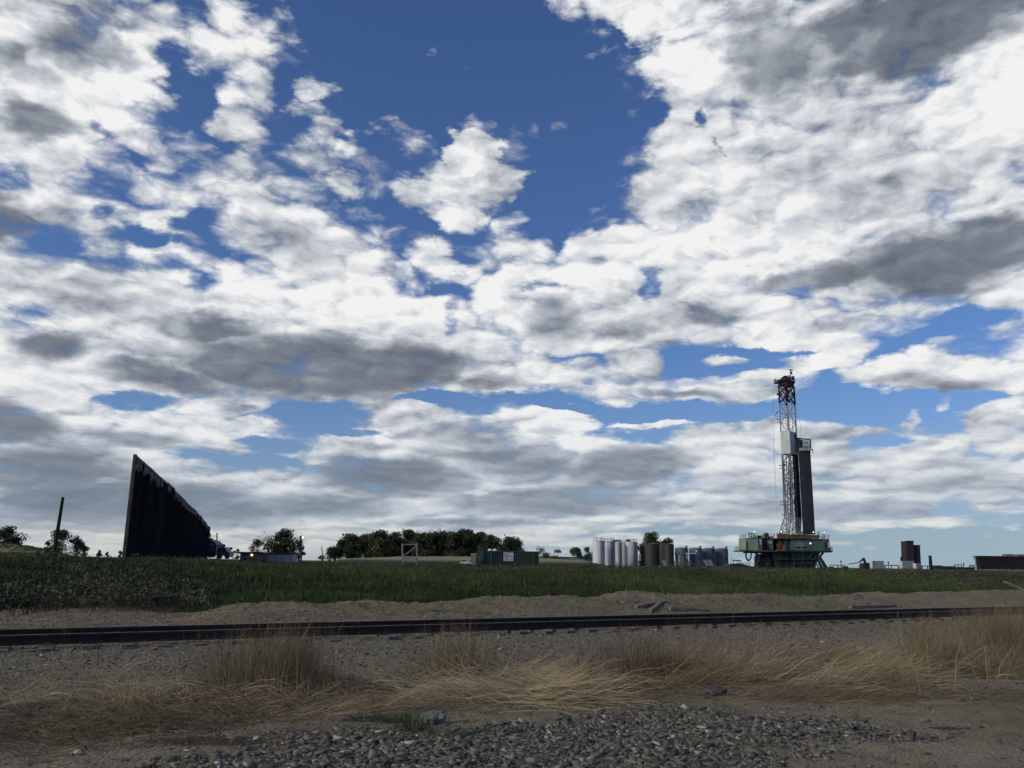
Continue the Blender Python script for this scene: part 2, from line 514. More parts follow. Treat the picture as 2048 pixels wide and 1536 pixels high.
def paint(name, c, rough=0.6, metal=0.0, var=0.35, scale=1.2, dirt=None, dirt_amt=0.5, streak=False):
    """worn paint or metal: uneven tone, dirt in patches or runs"""
    m, t, b = new_mat(name)
    co = t.n('ShaderNodeNewGeometry').outputs['Position']
    if streak:
        co2 = t.v('MULTIPLY', co, (1.0, 1.0, 0.10))
    else:
        co2 = co
    n1 = t.noise(co2, scale, 5.0, 0.6)[0]
    n2 = t.noise(co2, scale * 4.3, 4.0, 0.65)[0]
    lo = tuple(q * (1 - var) for q in c)
    hi = tuple(min(q * (1 + var), 0.95) for q in c)
    base = t.mix(t.step(n1, 0.3, 0.7), lo, hi)
    dc = dirt or tuple(q * 0.45 + 0.012 for q in c)
    base = t.mix(t.m('MULTIPLY', t.step(n2, 0.52, 0.72), dirt_amt), base, dc)
    t.put(b.inputs['Base Color'], base)
    t.put(b.inputs['Roughness'], t.m('ADD', rough, t.m('MULTIPLY', t.m('SUBTRACT', n2, 0.5), 0.25), clamp=True))
    b.inputs['Metallic'].default_value = metal
    return m


def glow(name, c, strength):
    m, t, b = new_mat(name)
    b.inputs['Base Color'].default_value = tuple(c) + (1,)
    b.inputs['Emission Color'].default_value = tuple(c) + (1,)
    b.inputs['Emission Strength'].default_value = strength
    return m

# ---------------------------------------------------------------- the lie of the land
def hit(px, py, z):
    d = ray(px, py)
    return Vector((0, 0, CAM_Z)) + d * ((z - CAM_Z) / d.z)


TA, TB = hit(0, 1303, 0.06), hit(2047, 1234, 0.06)       # foot of the near rail
TU = Vector((TB.x - TA.x, TB.y - TA.y, 0)).normalized()
TS = Vector((-TU.y, TU.x, 0))                              # away from the viewer
BED = 0.06


def su(x, y):
    return (x - TA.x) * TS.x + (y - TA.y) * TS.y, (x - TA.x) * TU.x + (y - TA.y) * TU.y


_tab = rng.random((256, 256))


def vn(x, y):
    """smooth value noise on arrays, 0..1"""
    xi, yi = np.floor(x).astype(int), np.floor(y).astype(int)
    fx, fy = x - xi, y - yi
    fx, fy = fx * fx * (3 - 2 * fx), fy * fy * (3 - 2 * fy)
    g = lambda a, b: _tab[a & 255, b & 255]
    return (g(xi, yi) * (1 - fx) + g(xi + 1, yi) * fx) * (1 - fy) + (g(xi, yi + 1) * (1 - fx) + g(xi + 1, yi + 1) * fx) * fy


def fbm(x, y, s, o=4, rough=0.5):
    a, t, k = 0.0, 0.0, 1.0
    for i in range(o):
        a = a + k * vn(x * s + 17.3 * i, y * s + 5.1 * i)
        t += k
        k *= rough
        s *= 2.03
    return a / t - 0.5


def sst(x, a, b):
    q = np.clip((x - a) / (b - a), 0, 1)
    return q * q * (3 - 2 * q)


# crest of the dirt bank beyond the rails, read along its length
BERM_S = 8.0
_cr = [(0, 1244), (180, 1240), (340, 1239), (400, 1226), (470, 1209), (560, 1203), (640, 1206), (700, 1203), (780, 1203), (860, 1205), (926, 1199), (1000, 1191), (1048, 1193), (1110, 1188),
       (1146, 1189), (1195, 1191), (1267, 1181), (1310, 1186), (1345, 1191), (1423, 1185), (1500, 1187), (1640, 1191), (1710, 1187), (1760, 1183), (1819, 1187), (1859, 1182), (1939, 1183), (2018, 1178), (2048, 1180)]
_bu, _bz = [], []
for _x, _y in _cr:
    _d = ray(_x, _y)
    _k = (BERM_S + su(TA.x, TA.y)[0] - ((0 - TA.x) * TS.x + (0 - TA.y) * TS.y)) / (_d.x * TS.x + _d.y * TS.y)
    _p = Vector((0, 0, CAM_Z)) + _d * _k
    _bu.append(su(_p.x, _p.y)[1])
    _bz.append(_p.z)
_bu, _bz = np.array(_bu), np.array(_bz)


def crest(pts, Y0):
    """x-slope and height of a ridge seen at photo points, standing Y0 metres ahead"""
    q = [at(x, y, Y0) for x, y in pts]
    return np.array([p.x / Y0 for p in q]), np.array([p.z for p in q])


RIDGES = [
    (crest([(590, 1131), (640, 1124), (700, 1116), (800, 1112), (900, 1112), (1000, 1113), (1100, 1116), (1170, 1121), (1230, 1134)], 185.0), 185.0, 28.0),
    (crest([(-300, 1085), (0, 1090), (40, 1094), (75, 1100), (105, 1107), (140, 1116)], 125.0), 125.0, 16.0),
]


def H(x, y):
    x, y = np.asarray(x, float), np.asarray(y, float)
    s, u = su(x, y)
    dist = np.hypot(x, y)
    z = 0.06 * fbm(x, y, 0.5, 4) + 0.05 * fbm(x, y, 2.6, 5, .6)
    z = z - 0.14 * np.exp(-((s + 6.2) / 1.6) ** 2) + 0.10 * np.exp(-((s + 3.0) / 1.6) ** 2)
    onb = sst(s, -1.6, -0.5) * (1 - sst(s, 2.4, 3.6))
    z = z * (1 - onb) + (BED + 0.035 + 0.03 * fbm(x, y, 2.5, 3)) * onb
    left = 1 - sst(u, 3.0, 7.5)
    # dirt bank
    bz = np.interp(u, _bu, _bz)
    w = np.where(s < BERM_S, 2.9, 2.0)
    prof = np.exp(-(np.abs(s - BERM_S) / w) ** 2.2)
    z = z + prof * (bz - 0.05 + (0.26 * fbm(x, y, 0.9, 4, .6) + 0.14 * fbm(x, y, 3.5, 3, .6)) * (1 - left)) * (s > 2.0)
    # grass bank and the pad behind it
    txx = x / np.maximum(y, 1.0)
    pad = 1.10 + 0.10 * fbm(x, y, 0.05, 3) + 0.36 * (1 - sst(txx, -0.40, -0.27)) + 0.12 * sst(txx, 0.08, 0.2)
    s1 = 9.5 - 3.0 * left
    rise = sst(s, s1, s1 + 27.0) ** 0.85
    z = z + pad * rise + 0.16 * fbm(x, y, 0.25, 4) * rise * (1 - sst(s, 40, 70)) + left * 0.25 * fbm(x, y, 0.7, 3) * sst(s, 4, 9)
    tx = x / np.maximum(y, 1.0)
    for (cx, cz), Y0, wd in RIDGES:
        zz = np.interp(tx, cx, cz, left=cz[0], right=1.2) - 1.2
        z = z + np.maximum(zz, 0) * np.exp(-((y - Y0) / wd) ** 2) * (y > 40)
    return z


def Hs(x, y):
    return float(H(np.array([x]), np.array([y]))[0])


def on_ground(px, py):
    """where the ray through a photo pixel meets the ground"""
    z = 0.0
    for _ in range(12):
        p = hit(px, py, z)
        z = 0.5 * z + 0.5 * Hs(p.x, p.y)
    return Vector((p.x, p.y, Hs(p.x, p.y)))


def px_of(x, y, z):
    """photo pixel of world points (arrays)"""
    v = np.stack([x, y, np.asarray(z) - CAM_Z], -1) @ np.array(CAM_ROT)
    return 1024 + FOCAL_PX * v[..., 0] / -v[..., 2], 768 - FOCAL_PX * v[..., 1] / -v[..., 2]


# one sheet, fine near the viewer, out to the horizon
ang = np.concatenate([np.linspace(-180, -46, 60, endpoint=False), np.linspace(-46, 46, 760, endpoint=False), np.linspace(46, 180, 61)])
rad = np.concatenate([[0.02, 1.0, 2.0, 3.0, 4.0], np.geomspace(5.0, 60, 420), np.geomspace(61.5, 260, 90), np.geomspace(275, 9000, 30)])
AA, RR = np.meshgrid(np.radians(ang[:-1]), rad)
X, Y = RR * np.sin(AA), RR * np.cos(AA)
Z = H(X, Y)
Z = np.where(RR > 400, Z - (RR - 400) * 0.00002, Z)
n_a, n_r = len(ang) - 1, len(rad)
idx = np.arange(n_a * n_r).reshape(n_r, n_a)
a0, a1 = idx[:-1], idx[1:]
quads = np.stack([a0, np.roll(a0, -1, 1), np.roll(a1, -1, 1), a1], -1).reshape(-1, 4)
S_, U_ = su(X, Y)
PXX, PYY = px_of(X, Y, Z)
left_ = 1 - sst(U_, 3.0, 7.5)


def patch(x, y, cx, cy, rx, ry, rot=0.0):
    c, s = math.cos(R(rot)), math.sin(R(rot))
    dx_, dy_ = x - cx, y - cy
    return 1 - np.sqrt(((dx_ * c + dy_ * s) / rx) ** 2 + ((-dx_ * s + dy_ * c) / ry) ** 2)


def w_patch(px, py, rx, rz, x, y):
    """soft patch on the ground around the point seen at a photo pixel; rx, rz half sizes in metres across and ahead"""
    p = on_ground(px, py)
    return patch(x, y, p.x, p.y, rx, rz)


def stones_mask(x, y):
    """where crushed rock lies by the road, > 0 inside"""
    a = np.maximum.reduce([w_patch(960, 1530, 2.0, 1.35, x, y), w_patch(560, 1536, 1.0, 0.75, x, y), w_patch(760, 1490, 0.9, 0.7, x, y), w_patch(1180, 1480, 1.3, 0.9, x, y), w_patch(1400, 1450, 1.5, 0.9, x, y),
                           w_patch(1560, 1455, 1.3, 0.75, x, y), w_patch(1720, 1470, 0.8, 0.4, x, y), w_patch(1300, 1530, 1.0, 0.5, x, y)])
    return a * 0.9 + 1.2 * fbm(x, y, 1.3, 4)


green = sst(S_, 10.0, 12.5) * (1 - left_) + left_ * sst(S_ + 6 * fbm(X, Y, 0.3, 3), 10.5, 16.0)
green = green * (1 - sst(RR, 150, 170) * 0.35)
ballast = sst(S_, -5.5, -2.5) * (1 - sst(S_, 3.0, 4.0)) * (0.75 + 0.8 * fbm(X, Y, 0.6, 3))
rock = np.clip(stones_mask(X, Y) * 3 + 0.3, 0, 1) * (RR < 14)
thatch = np.exp(-((S_ + 7.0) / 2.2) ** 2) * np.clip(0.8 + 1.5 * fbm(X, Y, 0.8, 3), 0, 1)
masks = np.stack([green, np.clip(ballast + rock, 0, 1), np.clip(thatch, 0, 1)], -1).reshape(-1, 3)

mud_w = np.clip(np.maximum.reduce([w_patch(1880, 1404, .75, .22, X, Y), w_patch(1950, 1392, .6, .2, X, Y), w_patch(1845, 1384, .4, .15, X, Y), 0.45 * w_patch(1950, 1520, 1.6, 1.2, X, Y)]), 0, 1)
mud_w = mud_w - np.clip(1.3 * np.maximum.reduce([w_patch(1895, 1457, .32, .16, X, Y), w_patch(1335, 1497, .5, .16, X, Y), w_patch(760, 1440, .7, .3, X, Y), w_patch(1560, 1392, 1.2, .25, X, Y), w_patch(1840, 1365, .8, .25, X, Y), w_patch(420, 1480, 1.0, .35, X, Y)]), 0, 1)
gm, t, b = new_mat('earth')
co = t.n('ShaderNodeNewGeometry').outputs['Position']
msk = t.sep(t.n('ShaderNodeAttribute', attribute_name='cover').outputs['Color'])
n_big = t.noise(co, 0.35, 5.0, 0.6)[0]
n_mid = t.noise(co, 3.0, 6.0, 0.62)[0]
n_fine = t.noise(co, 28.0, 4.0, 0.7)[0]
vor = t.n('ShaderNodeTexVoronoi', feature='F1')
t.put(vor.inputs['Vector'], co)
vor.inputs['Scale'].default_value = 22.0
vor.inputs['Detail'].default_value = 1.0
pebble = t.n('ShaderNodeSeparateColor')
t.put(pebble.inputs[0], vor.outputs['Color'])
dirt = t.mix(t.step(n_big, 0.3, 0.7), (0.155, 0.127, 0.082), (0.235, 0.200, 0.135))
dirt = t.mix(t.m('MULTIPLY', t.step(n_mid, 0.45, 0.70), 0.6), dirt, (0.100, 0.080, 0.056))
dirt = t.mix(t.m('MULTIPLY', t.step(n_fine, 0.55, 0.8), 0.5), dirt, (0.30, 0.27, 0.22))
stone = t.mix(t.step(pebble.outputs[0], 0.1, 0.95), (0.050, 0.045, 0.034), (0.21, 0.19, 0.145))
stone = t.mix(t.m('MULTIPLY', t.step(n_mid, 0.5, 0.75), 0.55), stone, dirt)
veg = t.mix(t.step(n_mid, 0.35, 0.7), (0.022, 0.036, 0.014), (0.060, 0.066, 0.030))
thc = t.mix(t.step(n_fine, 0.35, 0.7), (0.050, 0.038, 0.024), (0.12, 0.092, 0.058))
cc = t.mix(t.step(t.m('ADD', msk[1], t.m('MULTIPLY', t.m('SUBTRACT', n_mid, 0.5), 0.9)), 0.25, 0.7), dirt, stone)
mud = t.n('ShaderNodeAttribute', attribute_name='mud').outputs['Fac']
mudn = t.m('ADD', mud, t.m('MULTIPLY', t.m('SUBTRACT', n_mid, 0.5), 0.9))
cc = t.mix(t.step(mudn, 0.35, 0.6), cc, (0.29, 0.27, 0.225))
cc = t.mix(t.step(mudn, -0.60, -0.35, 1.0, 0.0), cc, (0.055, 0.046, 0.034))
cc = t.mix(t.step(t.m('ADD', msk[2], t.m('MULTIPLY', t.m('SUBTRACT', n_mid, 0.5), 1.2)), 0.35, 0.75, 0.0, 0.8), cc, thc)
sepc = t.sep(co)
tan_h = t.mix(t.step(n_mid, 0.3, 0.7), (0.19, 0.17, 0.10), (0.30, 0.265, 0.16))
veg = t.mix(t.step(sepc[2], 1.75, 2.3), veg, tan_h)
cc = t.mix(t.step(t.m('ADD', msk[0], t.m('MULTIPLY', t.m('SUBTRACT', n_mid, 0.5), 0.8)), 0.35, 0.65), cc, veg)
t.put(b.inputs['Base Color'], cc)
b.inputs['Roughness'].default_value = 0.95
b.inputs['Specular IOR Level'].default_value = 0.12
bump = t.n('ShaderNodeBump')
bump.inputs['Strength'].default_value = 1.0
bump.inputs['Distance'].default_value = 0.05
hgt = t.m('ADD', t.m('MULTIPLY', n_mid, 0.8), t.m('ADD', t.m('MULTIPLY', n_fine, 0.5), t.m('MULTIPLY', vor.outputs['Distance'], -0.5)))
t.put(bump.inputs['Height'], hgt)
t.put(b.inputs['Normal'], bump.outputs[0])
ground = np_mesh('ground', np.stack([X, Y, Z], -1).reshape(-1, 3), quads, gm, {'cover': masks, 'mud': mud_w.ravel()}, smooth=True)
tag(ground, kind='structure')

# ---------------------------------------------------------------- crushed rock by the road
def ico():
    bm = bmesh.new()
    bmesh.ops.create_cube(bm, size=1.9)
    bmesh.ops.triangulate(bm, faces=bm.faces)
    v = np.array([q.co[:] for q in bm.verts])
    f = np.array([[q.index for q in p.verts] for p in bm.faces])
    bm.free()
    return v, f


ICV, ICF = ico()


def scatter_stones(name, x, y, size, mat, sink=0.36, flat=0.46):
    n = len(x)
    z = H(x, y)
    base = ICV[None] * rng.uniform(.55, 1.05, (n, len(ICV), 3))
    for _ in range(3):      # broken faces
        nn = rng.normal(0, 1, (n, 1, 3))
        nn /= np.linalg.norm(nn, axis=2, keepdims=True)
        d_ = (base * nn).sum(2, keepdims=True)
        base = base - np.maximum(d_ - rng.uniform(0.35, 0.75, (n, 1, 1)), 0) * nn
    sc = np.stack([size * rng.uniform(0.8, 1.7, n), size * rng.uniform(0.6, 1.0, n), size * flat * rng.uniform(0.5, 1.15, n)], -1)
    v = base * sc[:, None]
    a, b_ = rng.uniform(0, 2 * np.pi, n), rng.normal(0, 0.3, n)
    ca, sa, cb, sb = np.cos(a)[:, None], np.sin(a)[:, None], np.cos(b_)[:, None], np.sin(b_)[:, None]
    vx, vz = v[..., 0] * cb + v[..., 2] * sb, -v[..., 0] * sb + v[..., 2] * cb
    vx, vy = vx * ca - v[..., 1] * sa, vx * sa + v[..., 1] * ca
    P_ = np.stack([vx + x[:, None], vy + y[:, None], vz + (z + sc[:, 2] * (1 - sink * 2))[:, None]], -1)
    f = ICF[None] + (np.arange(n) * len(ICV))[:, None, None]
    tone = np.repeat(rng.random(n), len(ICV))
    return np_mesh(name, P_.reshape(-1, 3), f.reshape(-1, 3), mat, {'tone': tone})


def stone_mat(name, lo, hi, rare):
    m, t, b = new_mat(name)
    tn = t.n('ShaderNodeAttribute', attribute_name='tone').outputs['Fac']
    co = t.n('ShaderNodeNewGeometry').outputs['Position']
    nz = t.noise(co, 40.0, 4.0, 0.6)[0]
    c = t.mix(t.m('MULTIPLY_ADD', t.m('SUBTRACT', nz, 0.5), 0.7, tn, clamp=True), lo, hi)
    c = t.mix(t.step(tn, 0.93, 0.97), c, rare)
    t.put(b.inputs['Base Color'], c)
    b.inputs['Roughness'].default_value = 0.85
    bp = t.n('ShaderNodeBump')
    bp.inputs['Strength'].default_value = 0.5
    bp.inputs['Distance'].default_value = 0.01
    t.put(bp.inputs['Height'], t.noise(co, 90.0, 4.0, 0.6)[0])
    t.put(b.inputs['Normal'], bp.outputs[0])
    return m


rock_grey = stone_mat('grey crushed rock', (0.050, 0.048, 0.038), (0.195, 0.182, 0.145), (0.36, 0.34, 0.28))
rock_brown = stone_mat('track ballast', (0.070, 0.060, 0.044), (0.22, 0.19, 0.14), (0.36, 0.33, 0.27))


def in_front(n, r0, r1, half=37):
    r = np.sqrt(rng.uniform(r0 ** 2, r1 ** 2, n))
    a = np.radians(rng.uniform(-half, half, n))
    return r * np.sin(a), r * np.cos(a)


x, y = in_front(210000, 5.6, 13.0)
k = stones_mask(x, y) > -0.30 + 1.15 * rng.random(len(x)) ** 1.2
x, y = x[k][:60000], y[k][:60000]
tag(scatter_stones('crushed_rock', x, y, np.clip(rng.lognormal(-4.15, 0.55, len(x)), 0.006, 0.075), rock_grey), kind='stuff')
# finer stones scattered over the dirt and round the track
x, y = in_front(130000, 5.6, 42.0, 42)
s_, u_ = su(x, y)
dens = np.where(s_ > -0.9, 0.0, 0.0) + np.exp(-((s_ + 2.6) / 1.7) ** 2) + 0.30 * (s_ < -4) + 2.2 * np.exp(-((s_ - 6.5) / 3.0) ** 2) + 1.0 * ((s_ > -1.1) & (s_ < 2.6))
k = (rng.random(len(x)) < dens * (0.7 + 1.2 * fbm(x, y, 0.9, 3)))
x, y = x[k], y[k]
tag(scatter_stones('ballast_stones', x, y, np.clip(rng.lognormal(-3.9, 0.40, len(x)), 0.010, 0.06), rock_brown), kind='stuff')

# ---------------------------------------------------------------- the railway
tie_mat = paint('weathered sleeper wood', (0.10, 0.085, 0.070), 0.9, var=0.5, scale=6, dirt=(0.03, 0.025, 0.022))
tie_end_mat = paint('pale sleeper end grain', (0.19, 0.17, 0.135), 0.9, var=0.3, scale=8)
rail_mat = paint('rusty rail steel', (0.034, 0.025, 0.022), 0.65, 0.3, var=0.3, scale=3, dirt=(0.02, 0.016, 0.014))
rail_top_mat = paint('worn rail head', (0.12, 0.11, 0.105), 0.38, 0.8, var=0.2, scale=3)


def tp(s, u, z):
    return TA + TS * s + TU * u + Vector((0, 0, z - TA.z))


track = thing('railway_track', tp(0.75, 16, BED), 'dark rusty railway track on a low gravel bed between dry grass and dirt bank', 'railway track')
track['kind'] = 'thing'
U0, U1 = -14.0, 52.0
for s0 in (0.0, 1.50):
    sec = [(-.075, 0), (.075, 0), (.075, .014), (.018, .03), (.012, .045), (.012, .118), (.036, .132), (.036, .168), (.030, .176), (-.030, .176), (-.036, .168), (-.036, .132), (-.012, .118), (-.012, .045), (-.018, .03), (-.075, .014)]
    mb = MB()
    n = len(sec)
    us = np.linspace(U0, U1, 12)
    vs = [tp(s0 + a, u, BED + 0.10 + c) for u in us for a, c in sec]
    fs = [(i * n + j, i * n + (j + 1) % n, (i + 1) * n + (j + 1) % n, (i + 1) * n + j) for i in range(len(us) - 1) for j in range(n)]
    fs += [tuple(range(n)), tuple(range((len(us) - 1) * n, len(us) * n))]
    mb.add(vs, fs)
    rl = mb.build('rail', rail_mat, track)
    hd = MB()
    hd.bar(tp(s0, U0, BED + 0.278), tp(s0, U1, BED + 0.278), 0.052, 0.006)
    hd.build('rail_head', rail_top_mat, rl)
nt = 0
u = U0 + 0.2
while u < U1 and nt < 100:
    a, c = random.uniform(-0.07, 0.07), random.uniform(-0.03, 0.015)
    mb = MB()
    mb.bar(tp(-0.60 + a, u, BED + 0.0 + c), tp(2.10 + a, u + random.uniform(-.05, .05), BED + 0.0 + c), 0.23, 0.17)
    sl = mb.build('sleeper', tie_mat, track)
    e = MB()
    e.bar(tp(-0.64 + a, u, BED + 0.0 + c), tp(-0.598 + a, u, BED + 0.0 + c), 0.18, 0.11)
    if u < 3 or random.random() < 0.12:
        e.build('sleeper_end', tie_end_mat, sl)
    u += 0.66 + random.uniform(-.05, .05)
    nt += 1

# ---------------------------------------------------------------- loose things on the dirt
wood_mat = paint('grey weathered plank', (0.17, 0.145, 0.115), 0.9, var=0.3, scale=5, dirt=(0.06, 0.05, 0.04))


def plank(px0, py0, px1, py1, w, h, label, lift=0.03, group='old timbers by the track'):
    a, b_ = on_ground(px0, py0), on_ground(px1, py1)
    mb = MB()
    mb.bar(a + Vector((0, 0, h / 2 - 0.02 + lift)), b_ + Vector((0, 0, h / 2 - 0.02)), w, h)
    o = mb.build('wooden_plank', wood_mat)
    tag(o, label, 'plank', group)


plank(846, 1222, 985, 1219, 0.13, 0.07, 'long grey timber lying on the dirt behind the middle of the track')
plank(870, 1229, 915, 1214, 0.10, 0.07, 'short grey board lying slanted over the long timber')
plank(1272, 1219, 1330, 1218, 0.15, 0.08, 'dark broken timber right of the middle, below the dirt bank')
plank(1300, 1222, 1322, 1218, 0.12, 0.10, 'small pale stub of timber in front of the dark broken timber')
plank(1340, 1226, 1418, 1221, 0.14, 0.09, 'thin grey plank lying in dry weeds below the dirt bank')
plank(1700, 1216, 1790, 1213, 0.16, 0.10, 'dark half buried timber right of the drilling rig, behind the track')
plank(2010, 1171, 2056, 1185, 0.22, 0.12, 'pale board sloping down at the right edge of the dirt bank', lift=0.25)


def boulder(px, py, r, label, mat, squash=0.7):
    p = on_ground(px, py)
    bm = bmesh.new()
    bmesh.ops.create_icosphere(bm, subdivisions=3, radius=1.0)
    for v in bm.verts:
        n_ = v.co.normalized()
        k_ = 1 + 0.38 * (mnoise.noise(n_ * 1.7 + Vector((px, py, 0))) + 0.35 * mnoise.noise(n_ * 5 + Vector((py, 0, px))))
        v.co = Vector((n_.x * k_ * r * 1.25, n_.y * k_ * r, n_.z * k_ * r * squash))
    me = bpy.data.meshes.new('boulder')
    bm.to_mesh(me)
    bm.free()
    me.materials.append(mat)
    o = bpy.data.objects.new('boulder', me)
    col.objects.link(o)
    o.location = p + Vector((0, 0, r * squash * 0.45))
    tag(o, label, 'rock', 'larger stones in the verge')


bm_pale = paint('pale stone', (0.15, 0.148, 0.132), 0.9, var=0.45, scale=9)
bm_dark = paint('dark stone', (0.065, 0.062, 0.056), 0.9, var=0.35, scale=9)
boulder(866, 1446, 0.12, 'pale blue grey boulder right of the small green tuft', bm_pale)
boulder(1432, 1390, 0.11, 'dark rounded boulder in the flattened grass right of the middle', bm_dark)
boulder(155, 1508, 0.035, 'small whitish stone lying alone in the grass at lower left', paint('white stone', (.5, .49, .45), .8))
boulder(1850, 1444, 0.05, 'small grey stone on the bare dirt at lower right', bm_pale)


# ---------------------------------------------------------------- grasses
def blade_mat(name, stops, rough=0.7, trans=0.0):
    m, t, b = new_mat(name)
    tn = t.n('ShaderNodeAttribute', attribute_name='tone').outputs['Fac']
    co = t.n('ShaderNodeNewGeometry').outputs['Position']
    nz = t.noise(co, 0.55, 4.0, 0.6)[0]
    c = t.ramp(t.m('MULTIPLY_ADD', t.m('SUBTRACT', nz, 0.5), 1.3, tn, clamp=True), stops)
    t.put(b.inputs['Base Color'], c)
    b.inputs['Roughness'].default_value = rough
    b.inputs['Specular IOR Level'].default_value = 0.15
    return m


def straws(bx, by, bz, heading, pitch, length, width, curve, tone, seg=4):
    """ribbons growing from base points; pitch 0 lies flat, pi/2 stands; curve bends them over"""
    n = len(bx)
    k = np.linspace(0, 1, seg + 1)[None, :]
    L = length[:, None] / seg
    pt = pitch[:, None] - curve[:, None] * k + np.cumsum(rng.normal(0, .16, (n, seg + 1)), 1)
    hd = heading[:, None] + rng.normal(0, .6, (n, 1)) * k + np.cumsum(rng.normal(0, .22, (n, seg + 1)), 1)
    dxy, dz_ = np.cos(pt) * L, np.sin(pt) * L
    px_ = bx[:, None] + np.concatenate([np.zeros((n, 1)), np.cumsum(dxy[:, :-1] * np.cos(hd[:, :-1]), 1)], 1)
    py_ = by[:, None] + np.concatenate([np.zeros((n, 1)), np.cumsum(dxy[:, :-1] * np.sin(hd[:, :-1]), 1)], 1)
    pz_ = bz[:, None] + np.concatenate([np.zeros((n, 1)), np.cumsum(dz_[:, :-1], 1)], 1)
    gz = H(px_.ravel(), py_.ravel()).reshape(px_.shape)
    pz_ = np.maximum(pz_, gz + 0.012)
    wd = width[:, None] * (1 - 0.75 * k)
    ph = rng.uniform(0, np.pi, n)[:, None]
    ox, oy = np.cos(ph) * wd / 2, np.sin(ph) * wd / 2
    oz = np.abs(np.cos(pitch))[:, None] * wd * 0.5
    A = np.stack([px_ - ox, py_ - oy, pz_ - oz], -1)
    B = np.stack([px_ + ox, py_ + oy, pz_ + oz], -1)
    V = np.stack([A, B], 2).reshape(-1, 3)
    i = (np.arange(n) * (seg + 1) * 2)[:, None] + np.arange(seg)[None] * 2
    F = np.stack([i, i + 1, i + 3, i + 2], -1).reshape(-1, 4)
    return V, F, np.repeat(tone, (seg + 1) * 2)


class Sward:
    def __init__(self):
        self.V, self.F, self.T, self.n = [], [], [], 0

    def add(self, *a, **k):
        V, F, T = straws(*a, **k)
        self.V.append(V)
        self.F.append(F + self.n)
        self.T.append(T)
        self.n += len(V)

    def build(self, name, mat):
        return np_mesh(name, np.concatenate(self.V), np.concatenate(self.F), mat, {'tone': np.concatenate(self.T)})


dry = Sward()
brown = Sward()
RA = lambda n, a, b_: rng.uniform(a, b_, n)


def tuft(sw, px, py, sx, sy, n, h, lean=(0.9, 1.5), head=None, width=(0.003, 0.006), curve=(0.1, 0.7), tone=(0.3, 0.9), pile=0.0):
    """n straws round the ground point seen at (px, py); sx, sy spread in metres; lean: pitch range; head: heading range in degrees (0 = right, 90 = away)"""
    p = on_ground(px, py)
    x = p.x + rng.normal(0, sx, n)
    y = p.y + rng.normal(0, sy, n)
    z = H(x, y) + pile * rng.random(n) * np.exp(-((x - p.x) / (sx * 1.4)) ** 2 - ((y - p.y) / (sy * 1.4)) ** 2)
    hd = RA(n, 0, 2 * np.pi) if head is None else np.radians(RA(n, *head))
    sw.add(x, y, z, hd, RA(n, *lean), RA(n, *h), RA(n, *width), RA(n, *curve), RA(n, *tone))


UP = dict(lean=(1.05, 1.57), curve=(0.0, 0.6))
FLAT = dict(lean=(-0.05, 0.35), curve=(0.0, 0.5))
# the thatch running along the ditch
s_ = rng.normal(-7.2, 1.3, 26000)
u_ = rng.uniform(-14, 46, 26000)
x = TA.x + TS.x * s_ + TU.x * u_
y = TA.y + TS.y * s_ + TU.y * u_
k = (fbm(x, y, 0.7, 3) > rng.uniform(-0.28, 0.20, len(x))) & (np.hypot(x, y) > 5.5)
x, y = x[k], y[k]
n = len(x)
dry.add(x, y, H(x, y) + 0.04 * rng.random(n), np.radians(rng.normal(8, 50, n)) + np.pi * (rng.random(n) < 0.3), RA(n, -0.05, 0.7), RA(n, 0.12, 0.5), RA(n, .002, .005), RA(n, 0, .7), RA(n, 0.0, 0.6))
n = n // 2
brown.add(x[:n], y[:n], H(x[:n], y[:n]), RA(n, 0, 6.28), RA(n, 0.2, 1.2), RA(n, 0.06, 0.25), RA(n, .003, .007), RA(n, 0, 1.0), RA(n, 0, 1))
# left: thin sprawling weeds
tuft(dry, 60, 1470, 1.0, .5, 900, (.15, .5), tone=(.1, .7), **FLAT)
tuft(dry, 250, 1440, 1.1, .6, 1500, (.2, .6), tone=(.1, .7), **FLAT)
tuft(dry, 270, 1415, .35, .25, 420, (.25, .7), lean=(.5, 1.4), head=(60, 170), tone=(.4, .9))
tuft(dry, 400, 1410, .9, .5, 1500, (.2, .5), lean=(.0, .9), tone=(.2, .8))
# the tall tuft left of the middle
tuft(brown, 505, 1385, .42, .32, 750, (.35, .95), lean=(.9, 1.45), head=(60, 200), tone=(.3, .9), curve=(.0, .5))
tuft(brown, 590, 1378, .26, .24, 800, (.4, 1.05), lean=(1.1, 1.5), head=(80, 170), tone=(.3, .9), curve=(.0, .4))
tuft(dry, 540, 1385, .50, .35, 1300, (.3, .9), lean=(.8, 1.5), head=(40, 200), tone=(.2, .8))
tuft(dry, 610, 1410, .5, .3, 1000, (.2, .6), lean=(.0, .8), tone=(.3, .9))
